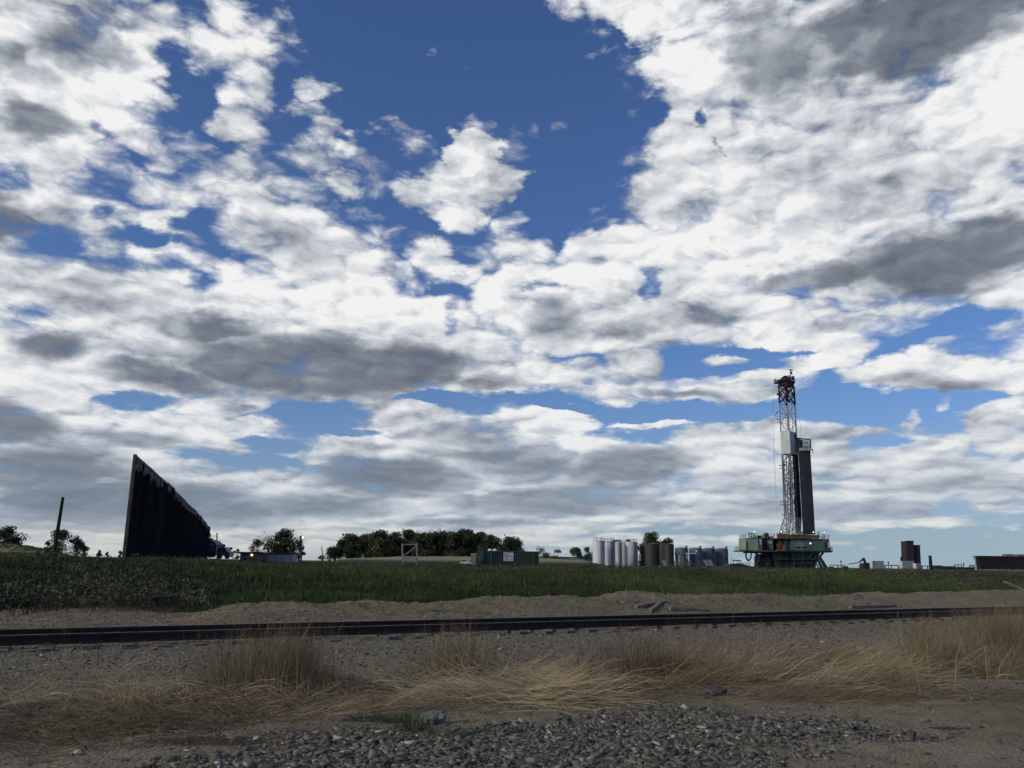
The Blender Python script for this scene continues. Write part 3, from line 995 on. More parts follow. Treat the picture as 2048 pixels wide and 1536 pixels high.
# the tuft in the middle with straws thrown down beside it
tuft(brown, 915, 1365, .30, .25, 700, (.3, .80), tone=(.4, 1.), **UP)
tuft(dry, 915, 1368, .30, .28, 1100, (.3, 1.0), tone=(.4, 1.), **UP)
tuft(dry, 560, 1382, .45, .3, 700, (.4, 1.15), tone=(.3, 1.), **UP)
tuft(dry, 935, 1368, .12, .1, 10, (1.2, 1.7), lean=(1.4, 1.56), curve=(0, .15), tone=(.4, .8))
for q in range(16):
    tuft(dry, random.gauss(1030, 115), random.gauss(1395, 12), .30, .20, 140, (.35, 1.15), head=(-28, 18), lean=(-.05, .28), width=(.005, .010), curve=(.0, .45), tone=(.6, 1.), pile=.22)
for q in range(190):
    cx_ = random.choice((random.gauss(1060, 150), random.gauss(1480, 180), random.gauss(1850, 120), random.gauss(560, 110), random.gauss(220, 120)))
    tuft(dry, cx_, random.gauss(1400 if cx_ < 1250 else 1362, 14), .15, .12, 2, (.35, 1.2), head=random.choice(((-30, 30), (150, 210), (-60, 60))), lean=(0.0, .5), width=(.004, .008), curve=(.3, 1.1), tone=(.75, 1.), pile=.3)
tuft(dry, 1040, 1400, .8, .25, 620, (.4, 1.3), head=(150, 205), lean=(0, .3), width=(.004, .008), tone=(.6, 1.), pile=.25, curve=(0, .4))
tuft(brown, 1060, 1385, 1.0, .35, 2200, (.1, .35), lean=(0, 1.2), tone=(0, .4), pile=.12)
tuft(dry, 700, 1420, .5, .25, 500, (.2, .6), head=(-20, 60), lean=(.0, .5), tone=(.4, .9))
# brushy russet twigs right of the middle
tuft(brown, 1290, 1350, .55, .3, 1300, (.3, .75), tone=(.2, .8), **UP)
tuft(dry, 1300, 1352, .5, .3, 450, (.3, .8), lean=(.6, 1.5), tone=(.2, .7))
# the swirling flattened bank of grass
for q in range(22):
    xx = random.choice((random.gauss(1400, 50), random.gauss(1560, 70), random.gauss(1690, 50)))
    tuft(dry, xx, random.gauss(1352, 13), .40, .30, 200, (.25, .95), head=(-35, 65), lean=(.0, .75), width=(.003, .0065), curve=(.2, .9), tone=(.3, .95), pile=.3)
for q in range(12):
    tuft(brown, 1350 + 40 * q, 1352, .4, .4, 190, (.1, .4), lean=(0, 1.0), tone=(0, .5), pile=.15)
tuft(dry, 1400, 1335, .5, .3, 700, (.4, 1.0), head=(15, 55), lean=(.25, .9), tone=(.3, .9), curve=(0, .5))
tuft(brown, 1640, 1325, 1.1, .4, 1600, (.2, .6), head=(-10, 50), lean=(.3, 1.2), tone=(.3, .9))
tuft(dry, 1640, 1395, .9, .2, 900, (.2, .6), head=(-20, 30), lean=(.0, .4), tone=(.1, .7))
# right
for q in range(12):
    tuft(dry, random.gauss(1950, 75), random.gauss(1325, 10), .40, .35, 260, (.3, 1.1), head=(-40, 100), lean=(.1, 1.2), curve=(.1, .9), tone=(.2, .9), pile=.2)
tuft(dry, 1850, 1322, .22, .2, 520, (.4, 1.15), head=(20, 120), lean=(1.0, 1.5), tone=(.3, .9), curve=(0, .4))
tuft(brown, 1990, 1315, .45, .4, 2600, (.5, 1.35), head=(10, 70), lean=(.75, 1.35), tone=(.3, 1.), curve=(0, .5))
tuft(dry, 2010, 1320, .5, .4, 1500, (.5, 1.5), head=(10, 80), lean=(.7, 1.4), tone=(.2, .8), curve=(0, .5))
tuft(brown, 1930, 1330, .2, .2, 700, (.1, .35), tone=(0, .1), **UP)
tuft(dry, 1930, 1352, 1.2, .25, 1100, (.2, .7), head=(-15, 25), lean=(.0, .4), tone=(.1, .7))
tuft(dry, 1900, 1390, 1.3, .35, 900, (.1, .4), lean=(.0, .5), tone=(.0, .6))
# lone stalks here and there
for (qx, qy, hh) in ((155, 1290, .55), (928, 1300, 1.0), (590, 1250, .5), (440, 1330, .5), (1180, 1345, .5), (1325, 1330, 1.0), (1775, 1345, .8), (1500, 1300, .5), (1710, 1300, .5), (870, 1330, .6), (660, 1310, .4),
                     (1065, 1235, .5), (1385, 1205, .8), (1600, 1200, .4), (1440, 1205, .5), (730, 1235, .3), (490, 1212, .4), (926, 1222, 1.0), (1300, 1300, .5), (1560, 1330, .7), (1990, 1250, .6)):
    tuft(dry, qx, qy, .35, .2, 16, (hh * .4, hh), tone=(.3, .9), **UP)
for q in range(60):
    cx_ = random.choice((540, 600, 900, 940, 1300, 1360, 1500, 1700, 1840, 1990, 2020))
    tuft(dry, random.gauss(cx_, 35), random.gauss(1362, 12), .1, .1, 1, (.7, 1.3), lean=(1.1, 1.55), width=(.006, .009), curve=(0, .3), tone=(.7, 1.))
for q in range(46):
    tuft(dry, random.uniform(0, 2048), random.uniform(1300, 1380), .5, .3, 26, (.1, .45), lean=(.4, 1.5), tone=(.1, .7))
for q in range(70):
    xx = random.uniform(350, 2048)
    tuft(dry, xx, random.uniform(1190, 1225) - (xx - 1024) * .008, .5, .3, 22, (.1, .35), lean=(.4, 1.5), tone=(.1, .7))
    tuft(dry, xx * .18, random.uniform(1190, 1240), .6, .5, 30, (.1, .4), lean=(.4, 1.5), tone=(.1, .5))
# litter: broken bits of straw and twig over the bare dirt
x, y = in_front(16000, 5.6, 34.0, 40)
n = len(x)
dry.add(x, y, H(x, y) + .008, RA(n, 0, 6.28), RA(n, -.1, .25), RA(n, .03, .16), RA(n, .002, .006), RA(n, 0, .4), RA(n, 0, .8), seg=2)
x, y = in_front(9000, 5.6, 34.0, 40)
n = len(x)
brown.add(x, y, H(x, y) + .008, RA(n, 0, 6.28), RA(n, -.1, .5), RA(n, .02, .12), RA(n, .003, .009), RA(n, 0, .4), RA(n, 0, .4), seg=2)
dm = blade_mat('dry straw', [(0.0, (0.045, 0.034, 0.020)), (0.4, (0.115, 0.086, 0.048)), (0.75, (0.23, 0.175, 0.098)), (1.0, (0.42, 0.34, 0.21))])
bmt = blade_mat('russet stems', [(0.0, (0.045, 0.034, 0.022)), (0.5, (0.115, 0.086, 0.054)), (1.0, (0.22, 0.168, 0.106))])
tag(dry.build('dry_grass', dm), kind='stuff')
tag(brown.build('russet_grass', bmt), kind='stuff')

# small green growth by the rocks
grn = Sward()
tuft(grn, 828, 1462, .10, .07, 200, (.10, .28), tone=(.5, 1.), width=(.004, .008), **UP)
tuft(grn, 770, 1440, .25, .15, 260, (.05, .16), tone=(.2, .7), width=(.004, .007), lean=(.5, 1.5))
tuft(grn, 910, 1470, .16, .08, 160, (.04, .12), tone=(.6, 1.), width=(.004, .007), lean=(.3, 1.4))
tuft(grn, 300, 1450, .5, .3, 200, (.05, .14), tone=(.0, .5), width=(.004, .007), lean=(.5, 1.5))
gmt = blade_mat('fresh green blades', [(0.0, (0.02, 0.035, 0.012)), (0.6, (0.034, 0.060, 0.020)), (1.0, (0.060, 0.088, 0.030))])
tag(grn.build('green_tuft', gmt), 'small fresh green tuft left of the pale boulder', 'grass tuft', kind='stuff')

# ---------------------------------------------------------------- the green bank
N = 230000
r = np.exp(rng.uniform(math.log(24), math.log(150), N))
a = np.radians(rng.uniform(-36, 36, N))
x, y = r * np.sin(a), r * np.cos(a)
s_, u_ = su(x, y)
lf = 1 - sst(u_, 3.0, 7.5)
bare = lf * (1 - sst(s_ + 7 * fbm(x, y, 0.25, 3), 11.0, 20.0))
k = (s_ > 9.6 + .8 * lf) & (rng.random(N) > bare * 0.93)
x, y, r, bare = x[k], y[k], r[k], bare[k]
n = len(x)
z = H(x, y)
patchy = 1.2 * fbm(x, y, 0.10, 4) + 0.7 * fbm(x, y, 0.6, 2)
hgt = (0.27 + 0.45 * patchy.clip(-0.3, .5)) * RA(n, .6, 1.25) * (1 - 0.45 * bare) * np.where(r > 62, 0.85, 1.0)
ts = 1 + r / 70.0
gsw_V, gsw_F, gsw_T = [], [], []
cnt = 0
for j in range(3):
    th, ln = RA(n, 0, np.pi), rng.normal(0, .35, (n, 2))
    w = 0.017 * ts * RA(n, .7, 1.4)
    ox, oy = RA(n, -.14, .14) * ts, RA(n, -.14, .14) * ts
    A = np.stack([x + ox - np.cos(th) * w, y + oy - np.sin(th) * w, z - .03], -1)
    B = np.stack([x + ox + np.cos(th) * w, y + oy + np.sin(th) * w, z - .03], -1)
    Cc = np.stack([x + ox + ln[:, 0] * hgt, y + oy + ln[:, 1] * hgt, z + hgt], -1)
    gsw_V.append(np.stack([A, B, Cc], 1).reshape(-1, 3))
    gsw_F.append(cnt + np.arange(3 * n).reshape(-1, 3))
    gsw_T.append(np.repeat(np.clip(.5 + .9 * patchy + rng.normal(0, .14, n), 0, 1) * (1 - .5 * bare), 3))
    cnt += 3 * n
bank_m = blade_mat('bank grass', [(0.0, (0.018, 0.029, 0.013)), (0.35, (0.029, 0.047, 0.017)), (0.7, (0.054, 0.080, 0.025)), (1.0, (0.086, 0.108, 0.036))])
tag(np_mesh('bank_grass', np.concatenate(gsw_V), np.concatenate(gsw_F), bank_m, {'tone': np.concatenate(gsw_T)}), kind='stuff')

# pale seed stems standing in the green
r = np.exp(rng.uniform(math.log(26), math.log(90), 4000))
a = np.radians(rng.uniform(-36, 36, 4000))
x, y = r * np.sin(a), r * np.cos(a)
k = (su(x, y)[0] > 10.5) & (fbm(x, y, .18, 3) > rng.uniform(-.15, .35, 4000))
x, y, r = x[k], y[k], r[k]
n = len(x)
stems = Sward()
stems.add(x, y, H(x, y), RA(n, 0, 6.28), RA(n, 1.1, 1.57), RA(n, .35, .85), .006 * (1 + r / 25), RA(n, 0, .5), RA(n, .1, .7), seg=2)
tag(stems.build('seed_stems', dm), kind='stuff')

# dark weeds and low brush along the edge of the pad
V, F, T = [], [], []
cnt = 0
for q in range(760):
    px_ = random.uniform(0, 2048)
    if px_ < 380:
        p = on_ground(px_, random.uniform(1150, 1215))
        p.z = Hs(p.x, p.y)
        wdt, hh = random.uniform(.3, 1.1), random.uniform(.15, .45)
    else:
        Y0 = random.uniform(62, 95)
        if px_ < 1130 and random.random() < .5:
            continue
        X0 = (px_ - 1024) / FOCAL_PX * Y0
        p = Vector((X0, Y0, Hs(X0, Y0)))
        wdt, hh = random.uniform(.5, 2.6), random.uniform(.20, .40) * (1.5 if random.random() < .12 else 1)
    m_ = int(140 + 220 * wdt)
    c_ = np.stack([rng.normal(0, wdt * .5, m_) + p.x, rng.normal(0, wdt * .4, m_) + p.y, p.z + np.abs(rng.normal(0, .5, m_)) * hh], -1)
    d1, d2 = rng.normal(0, .055, (m_, 3)), rng.normal(0, .055, (m_, 3))
    V.append(np.stack([c_, c_ + d1, c_ + d2], 1).reshape(-1, 3))
    F.append(cnt + np.arange(3 * m_).reshape(-1, 3))
    T.append(np.full(3 * m_, random.random()))
    cnt += 3 * m_
brush_m = blade_mat('low brush', [(0.0, (0.030, 0.034, 0.022)), (0.6, (0.066, 0.072, 0.040)), (1.0, (0.120, 0.112, 0.070))])
tag(np_mesh('low_brush', np.concatenate(V), np.concatenate(F), brush_m, {'tone': np.concatenate(T)}), kind='stuff')

# ---------------------------------------------------------------- paints of the yard
K = {}
K['black_panel'] = paint('black acoustic panel', (0.015, 0.017, 0.021), 0.9, var=0.4, scale=.4, dirt=(0.010, 0.009, 0.008), streak=True)
for nd_ in K['black_panel'].node_tree.nodes:
    if nd_.type == 'BSDF_PRINCIPLED':
        nd_.inputs['Specular IOR Level'].default_value = 0.0
K['pale_sheet'] = paint('pale torn sheeting', (0.10, 0.092, 0.088), 0.9, var=0.4, scale=.5, dirt=(0.05, 0.05, 0.05))
K['brown_steel'] = paint('brown steel post', (0.045, 0.038, 0.031), 0.8, var=0.3)
K['dark_steel'] = paint('dark steel', (0.030, 0.033, 0.038), 0.6, 0.2, var=0.3)
K['navy'] = paint('navy tank paint', (0.018, 0.032, 0.062), 0.5, var=0.3)
K['navy_light'] = paint('faded blue paint', (0.09, 0.11, 0.15), 0.5, var=0.3)
K['white'] = paint('white painted steel', (0.62, 0.64, 0.64), 0.5, var=0.10, scale=.6, dirt=(0.30, 0.29, 0.27), streak=True)
K['white_tank'] = paint('white tank paint', (0.50, 0.52, 0.52), 0.5, var=0.22, scale=.5, dirt=(0.20, 0.20, 0.20), dirt_amt=.6, streak=True)
K['grey'] = paint('grey painted steel', (0.20, 0.21, 0.22), 0.5, var=0.2, scale=.8, dirt=(0.10, 0.10, 0.10), streak=True)
K['light_grey'] = paint('light grey mast steel', (0.36, 0.37, 0.37), 0.5, var=0.2, scale=.6, dirt=(0.16, 0.16, 0.16), streak=True)
K['brown_tank'] = paint('brown tank paint', (0.045, 0.042, 0.036), 0.55, var=0.25, scale=.5, streak=True)
K['blue_tank'] = paint('blue grey tank paint', (0.125, 0.143, 0.165), 0.5, var=0.2, scale=.5, dirt=(0.07, 0.08, 0.10), streak=True)
K['green_box'] = paint('dark green container paint', (0.018, 0.040, 0.036), 0.55, var=0.3, scale=.5, streak=True)
K['green_edge'] = paint('lighter green steel', (0.055, 0.085, 0.075), 0.6, var=0.3)  # container frame green; on the doors it puts the light into the paint
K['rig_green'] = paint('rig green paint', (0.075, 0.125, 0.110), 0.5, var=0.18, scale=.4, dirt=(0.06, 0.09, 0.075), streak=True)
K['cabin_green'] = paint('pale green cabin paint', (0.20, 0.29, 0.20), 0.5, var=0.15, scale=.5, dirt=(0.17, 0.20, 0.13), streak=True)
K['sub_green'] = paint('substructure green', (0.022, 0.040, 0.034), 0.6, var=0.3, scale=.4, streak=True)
K['orange'] = paint('orange wind wall', (0.24, 0.105, 0.038), 0.6, var=0.25, scale=.5, dirt=(0.12, 0.055, 0.03), streak=True)
K['rust'] = paint('rusty brown steel', (0.12, 0.07, 0.045), 0.8, var=0.35)
K['maroon'] = paint('maroon crown paint', (0.026, 0.011, 0.020), 0.6, var=0.25)
K['wood'] = paint('grey timber', (0.22, 0.205, 0.165), 0.9, var=0.25, scale=3)
K['tan'] = paint('tan siding', (0.22, 0.195, 0.155), 0.8, var=0.15, scale=.4)
K['mint'] = paint('mint green siding', (0.17, 0.27, 0.21), 0.7, var=0.15, scale=.4)
K['yellow'] = paint('dull yellow frame', (0.20, 0.16, 0.075), 0.7, var=0.2)
K['pipe_grey'] = paint('drill pipe steel', (0.034, 0.041, 0.050), 0.8, 0.0, var=0.3, scale=.3, dirt=(0.018, 0.021, 0.025), streak=True)
K['ink'] = paint('dark lettering', (0.02, 0.03, 0.05), 0.6, var=0.1)
K['sign_grey'] = paint('blue grey sign board', (0.19, 0.23, 0.27), 0.5, var=0.15)
K['brick_dark'] = paint('dark plum steel', (0.034, 0.027, 0.033), 0.8, var=0.25, scale=.5, streak=True)
K['brick_darker'] = paint('black plum steel', (0.028, 0.026, 0.032), 0.8, var=0.25, scale=.5)
K['tyre'] = paint('tyre rubber', (0.02, 0.02, 0.02), 0.9, var=0.2)
K['glass'] = paint('dark window glass', (0.03, 0.04, 0.05), 0.12, var=0.1)
K['silver'] = paint('silver car paint', (0.07, 0.08, 0.10), 0.4, 0.3, var=0.1)
K['lamp_white'] = glow('lit lamp', (0.85, 0.95, 1.0), 1.6)
K['lamp_warm'] = glow('lit orange lamp', (1.0, 0.45, 0.12), 3.5)


def V3(px, py, Y, dy=0.0):
    p = at(px, py, Y)
    return Vector((p.x, p.y + dy, p.z))


def bx(mb, px0, px1, py0, py1, Y, depth):
    """upright box whose front face fills px0..px1, py0 (top)..py1 (bottom) at Y metres ahead, depth metres deep"""
    pm, qm = (px0 + px1) / 2, (py0 + py1) / 2
    mb.box(at(px0, qm, Y).x, at(px1, qm, Y).x, Y, Y + depth, at(pm, py1, Y).z, at(pm, py0, Y).z)
    return mb


def text_part(name, s, size, loc, parent, mat, depth=0.01):
    cu = bpy.data.curves.new(name, 'FONT')
    cu.body = s
    cu.size = size
    cu.extrude = depth
    cu.align_x = 'CENTER'
    cu.align_y = 'CENTER'
    tmp = bpy.data.objects.new('tmp', cu)
    me = bpy.data.meshes.new_from_object(tmp)
    bpy.data.objects.remove(tmp)
    me.transform(Matrix.Rotation(R(90), 4, 'X'))
    me.materials.clear()
    me.materials.append(mat)
    o = bpy.data.objects.new(name, me)
    col.objects.link(o)
    o.parent = parent
    o.location = Vector(loc) - world_loc(parent)
    return o


def railing(name, pts, h, parent, mat, r=0.03, gap=1.3, mid=True):
    mb = MB()
    for a, b_ in zip(pts[:-1], pts[1:]):
        a, b_ = Vector(a), Vector(b_)
        L = (b_ - a).length
        m_ = max(1, round(L / gap))
        for i in range(m_ + 1):
            q = a.lerp(b_, i / m_)
            mb.bar(q, q + Vector((0, 0, h)), r * 2)
        for hh in ((h, h * .52) if mid else (h,)):
            mb.bar(a + Vector((0, 0, hh)), b_ + Vector((0, 0, hh)), r * 2)
    return mb.build(name, mat, parent)


# ---------------------------------------------------------------- the tall black wall
W0, W1 = at(247, 1108, 78.0), at(416, 1100, 235.0)
wz0, wz1 = at(267, 914, 78.0).z, at(414, 1056, 235.0).z
wdir = Vector((W1.x - W0.x, W1.y - W0.y, 0))
wlen = wdir.length
wdir.normalize()
wnorm = Vector((wdir.y, -wdir.x, 0))
wall = thing('sound_wall', (W0.x, W0.y, 1.2), 'towering black sound wall with pale torn sheeting along its top, running away at left', 'sound wall')
wall['kind'] = 'thing'
NP = 30
rnd = random.Random(5)
off = 0.0
for i in range(NP):
    t0_, t1_ = i / NP, (i + 1) / NP
    if i % rnd.choice((2, 2, 3)) == 0:
        off = rnd.uniform(-0.20, 0.20)
    a = W0 + wdir * (wlen * t0_)
    zt = wz0 + (wz1 - wz0) * (t0_ + t1_) / 2 + 0.9 * math.sin(math.pi * min(1, t0_ * 1.2)) * .6 + (off if i > 2 else 0.1)
    zb = 0.9
    pw = wlen / NP
    mb = MB()
    nf = 10
    # pleated sheet
    prof = []
    for k_ in range(nf * 2 + 1):
        prof.append((pw * (0.04 + 0.92 * k_ / (nf * 2)), 0.10 if k_ % 2 else 0.0))
    vs = []
    for (q, d_) in prof:
        for zz in (zb, zt - 0.15):
            vs.append(a + wdir * q + wnorm * d_ + Vector((0, 0, zz - a.z)))
    for (q, d_) in prof:
        for zz in (zb, zt - 0.15):
            vs.append(a + wdir * q + wnorm * -0.12 + Vector((0, 0, zz - a.z)))
    m_ = len(prof)
    fs = [(2 * j, 2 * j + 2, 2 * j + 3, 2 * j + 1) for j in range(m_ - 1)]
    fs += [(2 * m_ + 2 * j + 1, 2 * m_ + 2 * j + 3, 2 * m_ + 2 * j + 2, 2 * m_ + 2 * j) for j in range(m_ - 1)]
    fs += [(2 * j + 1, 2 * j + 3, 2 * m_ + 2 * j + 3, 2 * m_ + 2 * j + 1) for j in range(m_ - 1)]
    mb.add(vs, fs)
    mb.build('panel', K['black_panel'], wall)
    # pale sheeting at the top, ragged below
    if rnd.random() < 0.9:
        st = MB()
        cuts = 5
        for j in range(cuts):
            if rnd.random() < .12:
                continue
            q0, q1 = pw * (.05 + .9 * j / cuts), pw * (.05 + .9 * (j + 1) / cuts - .015)
            dp = rnd.uniform(.35, .95) * (1.25 if i < 6 else 1.0)
            p_ = [a + wdir * q + wnorm * d_ + Vector((0, 0, zz - a.z)) for zz in (zt - .22 - dp, zt - .18) for q, d_ in ((q0, .13), (q1, .13), (q1, .17), (q0, .17))]
            st.hexa(p_)
        if st.v:
            st.build('top_sheet', K['pale_sheet'], wall)
    cp = MB()
    cp.bar(a + wnorm * .05 + Vector((0, 0, zt - a.z)), a + wdir * pw + wnorm * .05 + Vector((0, 0, zt - a.z)), .30, .22)
    cp.build('cap_rail', K['dark_steel'], wall)
    po = MB()
    po.bar(a + wnorm * .05 + Vector((0, 0, zb - a.z)), a + wnorm * .05 + Vector((0, 0, zt - .12 - a.z)), .22, .30, up=tuple(wdir))
    po.build('post', K['black_panel'] if i else K['brown_steel'], wall, label=None if i else 'brownish end post')
e = W0 - wdir * .35
po = MB()
zt = wz0 + .25
for k_ in range(9):
    z0_, z1_ = 1.0 + (zt - 1.0) * k_ / 9, 1.0 + (zt - 1.0) * (k_ + 1) / 9 - .03
    po.box(e.x - .02, e.x + .26, e.y - .1, e.y + .1, z0_, z1_)
po.build('end_flange', K['brown_steel'], wall)

# ---------------------------------------------------------------- poles at the left
def pole(px0, py0, px1, py1, Y, r, label, group, mat):
    a = V3(px0, py0, Y)
    a.z = Hs(a.x, a.y) - .1
    b_ = V3(px1, py1, Y)
    mb = MB()
    mb.tube(a, b_, r, r * .72, 8)
    o = mb.build('wooden_pole', mat)
    tag(o, label, 'pole', group)


K['pole'] = paint('dark pole timber', (0.022, 0.019, 0.017), 0.9, var=0.3, scale=2)
pole(107, 1112, 126, 994, 70.0, .17, 'dark leaning wooden pole left of the tall black wall', 'bare wooden poles', K['pole'])
pole(1804, 1138, 1803, 1114, 150, .28, 'short dark post left of the plum steel towers', 'bare wooden poles', K['pole'])
pole(1862, 1138, 1860, 1111, 140, .34, 'thick dark post standing right of the plum steel towers', 'bare wooden poles', K['pole'])
pole(648, 1122, 643, 1093, 160, .12, 'thin leaning stake left of the long tree row', 'bare wooden poles', K['wood'])

# ---------------------------------------------------------------- blue tank, car, trailers at the foot of the wall
Y = 110.0
tk = thing('tank_trailer', V3(405, 1113, Y), 'navy blue steel tank with rounded shoulders in front of the black wall', 'tank trailer')
zb = at(405, 1114, Y).z
X0, X1, zt = at(375, 1100, Y).x, at(432, 1100, Y).x, at(405, 1079, Y).z
h_ = zt - zb
prof = [(X0 + .1, zb + .45), (X1 - .02, zb + .45), (X1, zb + h_ * .72), (X1 - .35, zb + h_ * .90), (X1 - .8, zt), (X0 + 1.1, zt), (X0 + .5, zb + h_ * .85), (X0 + .05, zb + h_ * .6)]
mb = MB()
mb.prism(prof, Y, Y + 2.4)
mb.build('tank_body', K['navy'], tk)
mb = MB()
for q in (.12, .30, .48, .66, .84):
    xx = X0 + (X1 - X0) * q
    mb.box(xx, xx + .10, Y - .05, Y - .002, zb + .5, zb + h_ * .8)
mb.build('stiffening_rib', K['navy'], tk)
mb = MB()
mb.box(X0, X1 + .2, Y - .06, Y + 2.4, zb + .25, zb + .44)
mb.build('chassis', K['dark_steel'], tk)
mb = MB()
mb.prism([(X1 - 1.0, zb + h_ * .68), (X1 - .25, zb + h_ * .60), (X1 - .2, zb + h_ * .74), (X1 - .7, zb + h_ * .84)], Y - .09, Y - .003)
mb.build('panel', K['navy_light'], tk, label='faded pale blue panel at the corner')
mb = MB()
mb.box(X0 + 1.6, X1 - 1.0, Y + .3, Y + 1.6, zt, zt + .18)
mb.build('roof_hatch', K['brown_steel'], tk)
for q in (.12, .24, .76, .88):
    xx = X0 + (X1 - X0) * q
    mb = MB()
    mb.tube((xx, Y + .1, zb + .25), (xx, Y + .4, zb + .25), .32, .32, 14)
    mb.build('wheel', K['tyre'], tk)
# twin posts behind it
fr = thing('post_frame', V3(426, 1110, 140), 'two thin grey posts with a crossbar rising behind the navy tank', 'post frame')
for a, b_ in (((421, 1110), (420.5, 1066)), ((434, 1110), (434, 1066))):
    mb = MB()
    mb.bar(V3(*a, 140), V3(*b_, 140), .16)
    mb.build('post', K['grey'], fr)
mb = MB()
mb.bar(V3(420.5, 1072, 140), V3(434, 1072, 140), .09)
mb.build('crossbar', K['grey'], fr)


def car(px0, px1, py1, Y, h, label, mat, group='cars by the trailers'):
    x0, x1 = at(px0, py1, Y).x, at(px1, py1, Y).x
    z0 = at((px0 + px1) / 2, py1, Y).z
    L = x1 - x0
    c = thing('parked_car', (x0 + L / 2, Y, z0), label, 'car', group)
    mb = MB()
    mb.prism([(x0, z0 + .3 * h * .8), (x1, z0 + .3 * h * .8), (x1 - .02 * L, z0 + .58 * h), (x1 - .22 * L, z0 + .64 * h), (x1 - .38 * L, z0 + h), (x0 + .10 * L, z0 + h), (x0 + .02 * L, z0 + .66 * h)], Y, Y + 1.8)
    bd = mb.build('body', mat, c)
    mb = MB()
    mb.prism([(x0 + .06 * L, z0 + .66 * h), (x1 - .25 * L, z0 + .66 * h), (x1 - .385 * L, z0 + .93 * h), (x0 + .11 * L, z0 + .93 * h)], Y - .02, Y - .002)
    mb.build('side_window', K['glass'], c)
    for q in (.2, .8):
        mb = MB()
        mb.tube((x0 + q * L, Y - .03, z0 + .17 * h), (x0 + q * L, Y + .2, z0 + .17 * h), .2 * h, .2 * h, 16)
        mb.build('wheel', K['tyre'], c)


car(433, 458, 1117, 105, 1.35, 'silver car half sunk behind the grass, right of the navy tank', K['silver'])
car(920, 941, 1130, 118, 0.72, 'low white car bonnet showing over the grass left of the green container', K['white'])

Y = 125.0
sg = thing('sign_post', V3(457, 1115, Y), 'dark blank board on a thin pole above a dark box, right of the silver car', 'sign')
mb = MB()
mb.tube(V3(457, 1118, Y, .1), V3(457, 1099, Y, .1), .07)
mb.build('pole', K['dark_steel'], sg)
mb = MB()
bx(mb, 450.5, 464.5, 1094.5, 1099.5, Y, .08)
mb.build('sign_board', K['brown_steel'], sg)
mb = MB()
bx(mb, 457.5, 463.5, 1103, 1114, Y, .5)
mb.build('control_box', K['dark_steel'], sg)


def trailer(px0, px1, py0, py1, Y, depth, wallm, label, door=None, n_rib=14, roof=.25, group='site trailers'):
    x0, x1 = at(px0, py0, Y).x, at(px1, py0, Y).x
    z0, z1 = at((px0 + px1) / 2, py1, Y).z, at((px0 + px1) / 2, py0, Y).z
    c = thing('site_trailer', ((x0 + x1) / 2, Y, z0), label, 'trailer', group)
    mb = MB()
    mb.box(x0, x1, Y, Y + depth, z0, z1 - roof)
    for i in range(n_rib):
        xx = x0 + (x1 - x0) * (i + .3) / n_rib
        mb.box(xx, xx + .05, Y - .025, Y - .002, z0 + .15, z1 - roof - .05)
    mb.build('wall', wallm, c)
    mb = MB()
    mb.box(x0 - .06, x1 + .06, Y - .08, Y + depth + .06, z1 - roof + .002, z1)
    mb.build('roof', K['dark_steel'], c)
    for d_ in (door or []):
        mb = MB()
        bx(mb, d_[0], d_[1], d_[2], d_[3], Y - .05, .046)
        mb.build(d_[4], K[d_[5]], c)
    return c


t1 = trailer(481, 527, 1104, 1123, 120, 3.0, paint('grey green siding', (0.125, 0.145, 0.135), .7, var=.15), 'grey green site trailer with a glowing orange lamp on its wall', [(489.5, 491.5, 1107, 1122, 'door', 'dark_steel')])
mb = MB()
mb.ball(V3(503.5, 1110, 119.9), .15)
mb.build('wall_lamp', K['lamp_warm'], t1)
trailer(538, 585, 1105, 1124, 120, 3.0, paint('pale blue siding', (0.22, 0.26, 0.32), .6, var=.12), 'pale blue white site trailer with a dark roof, left of the lamp mast', [(560, 567, 1106, 1109, 'vent', 'dark_steel')])
rl = thing('ramp_rail', V3(470, 1117, 112), 'thin white rail sloping down beside the grey green trailer', 'handrail')
mb = MB()
mb.bar(V3(465, 1113, 112), V3(472, 1120, 112), .09)
mb.bar(V3(464, 1117, 112), V3(468, 1120, 112), .07)
mb.build('rail', K['white'], rl)

Y = 118.0
lm = thing('lamp_mast', V3(600, 1120, Y), 'dark lattice lamp mast with one lit white globe, beside the pale blue trailer', 'lamp mast')
mb = MB()
A, B = V3(597, 1124, Y), V3(603.5, 1124, Y)
C_, D_ = V3(600, 1078, Y), V3(603, 1078, Y)
mb.bar(A, C_, .08)
mb.bar(B, D_, .08)
for i in range(9):
    a, b_ = A.lerp(C_, i / 9), B.lerp(D_, (i + 1) / 9)
    mb.bar(a, b_, .05)
    mb.bar(B.lerp(D_, i / 9), A.lerp(C_, (i + 1) / 9), .05)
mb.build('lattice_mast', K['dark_steel'], lm)
mb = MB()
bx(mb, 599, 604, 1072, 1078, Y, .4)
mb.build('lamp_head', K['dark_steel'], lm)
mb = MB()
mb.ball(V3(605.5, 1075, Y - .1), .14)
mb.build('globe', K['lamp_white'], lm)

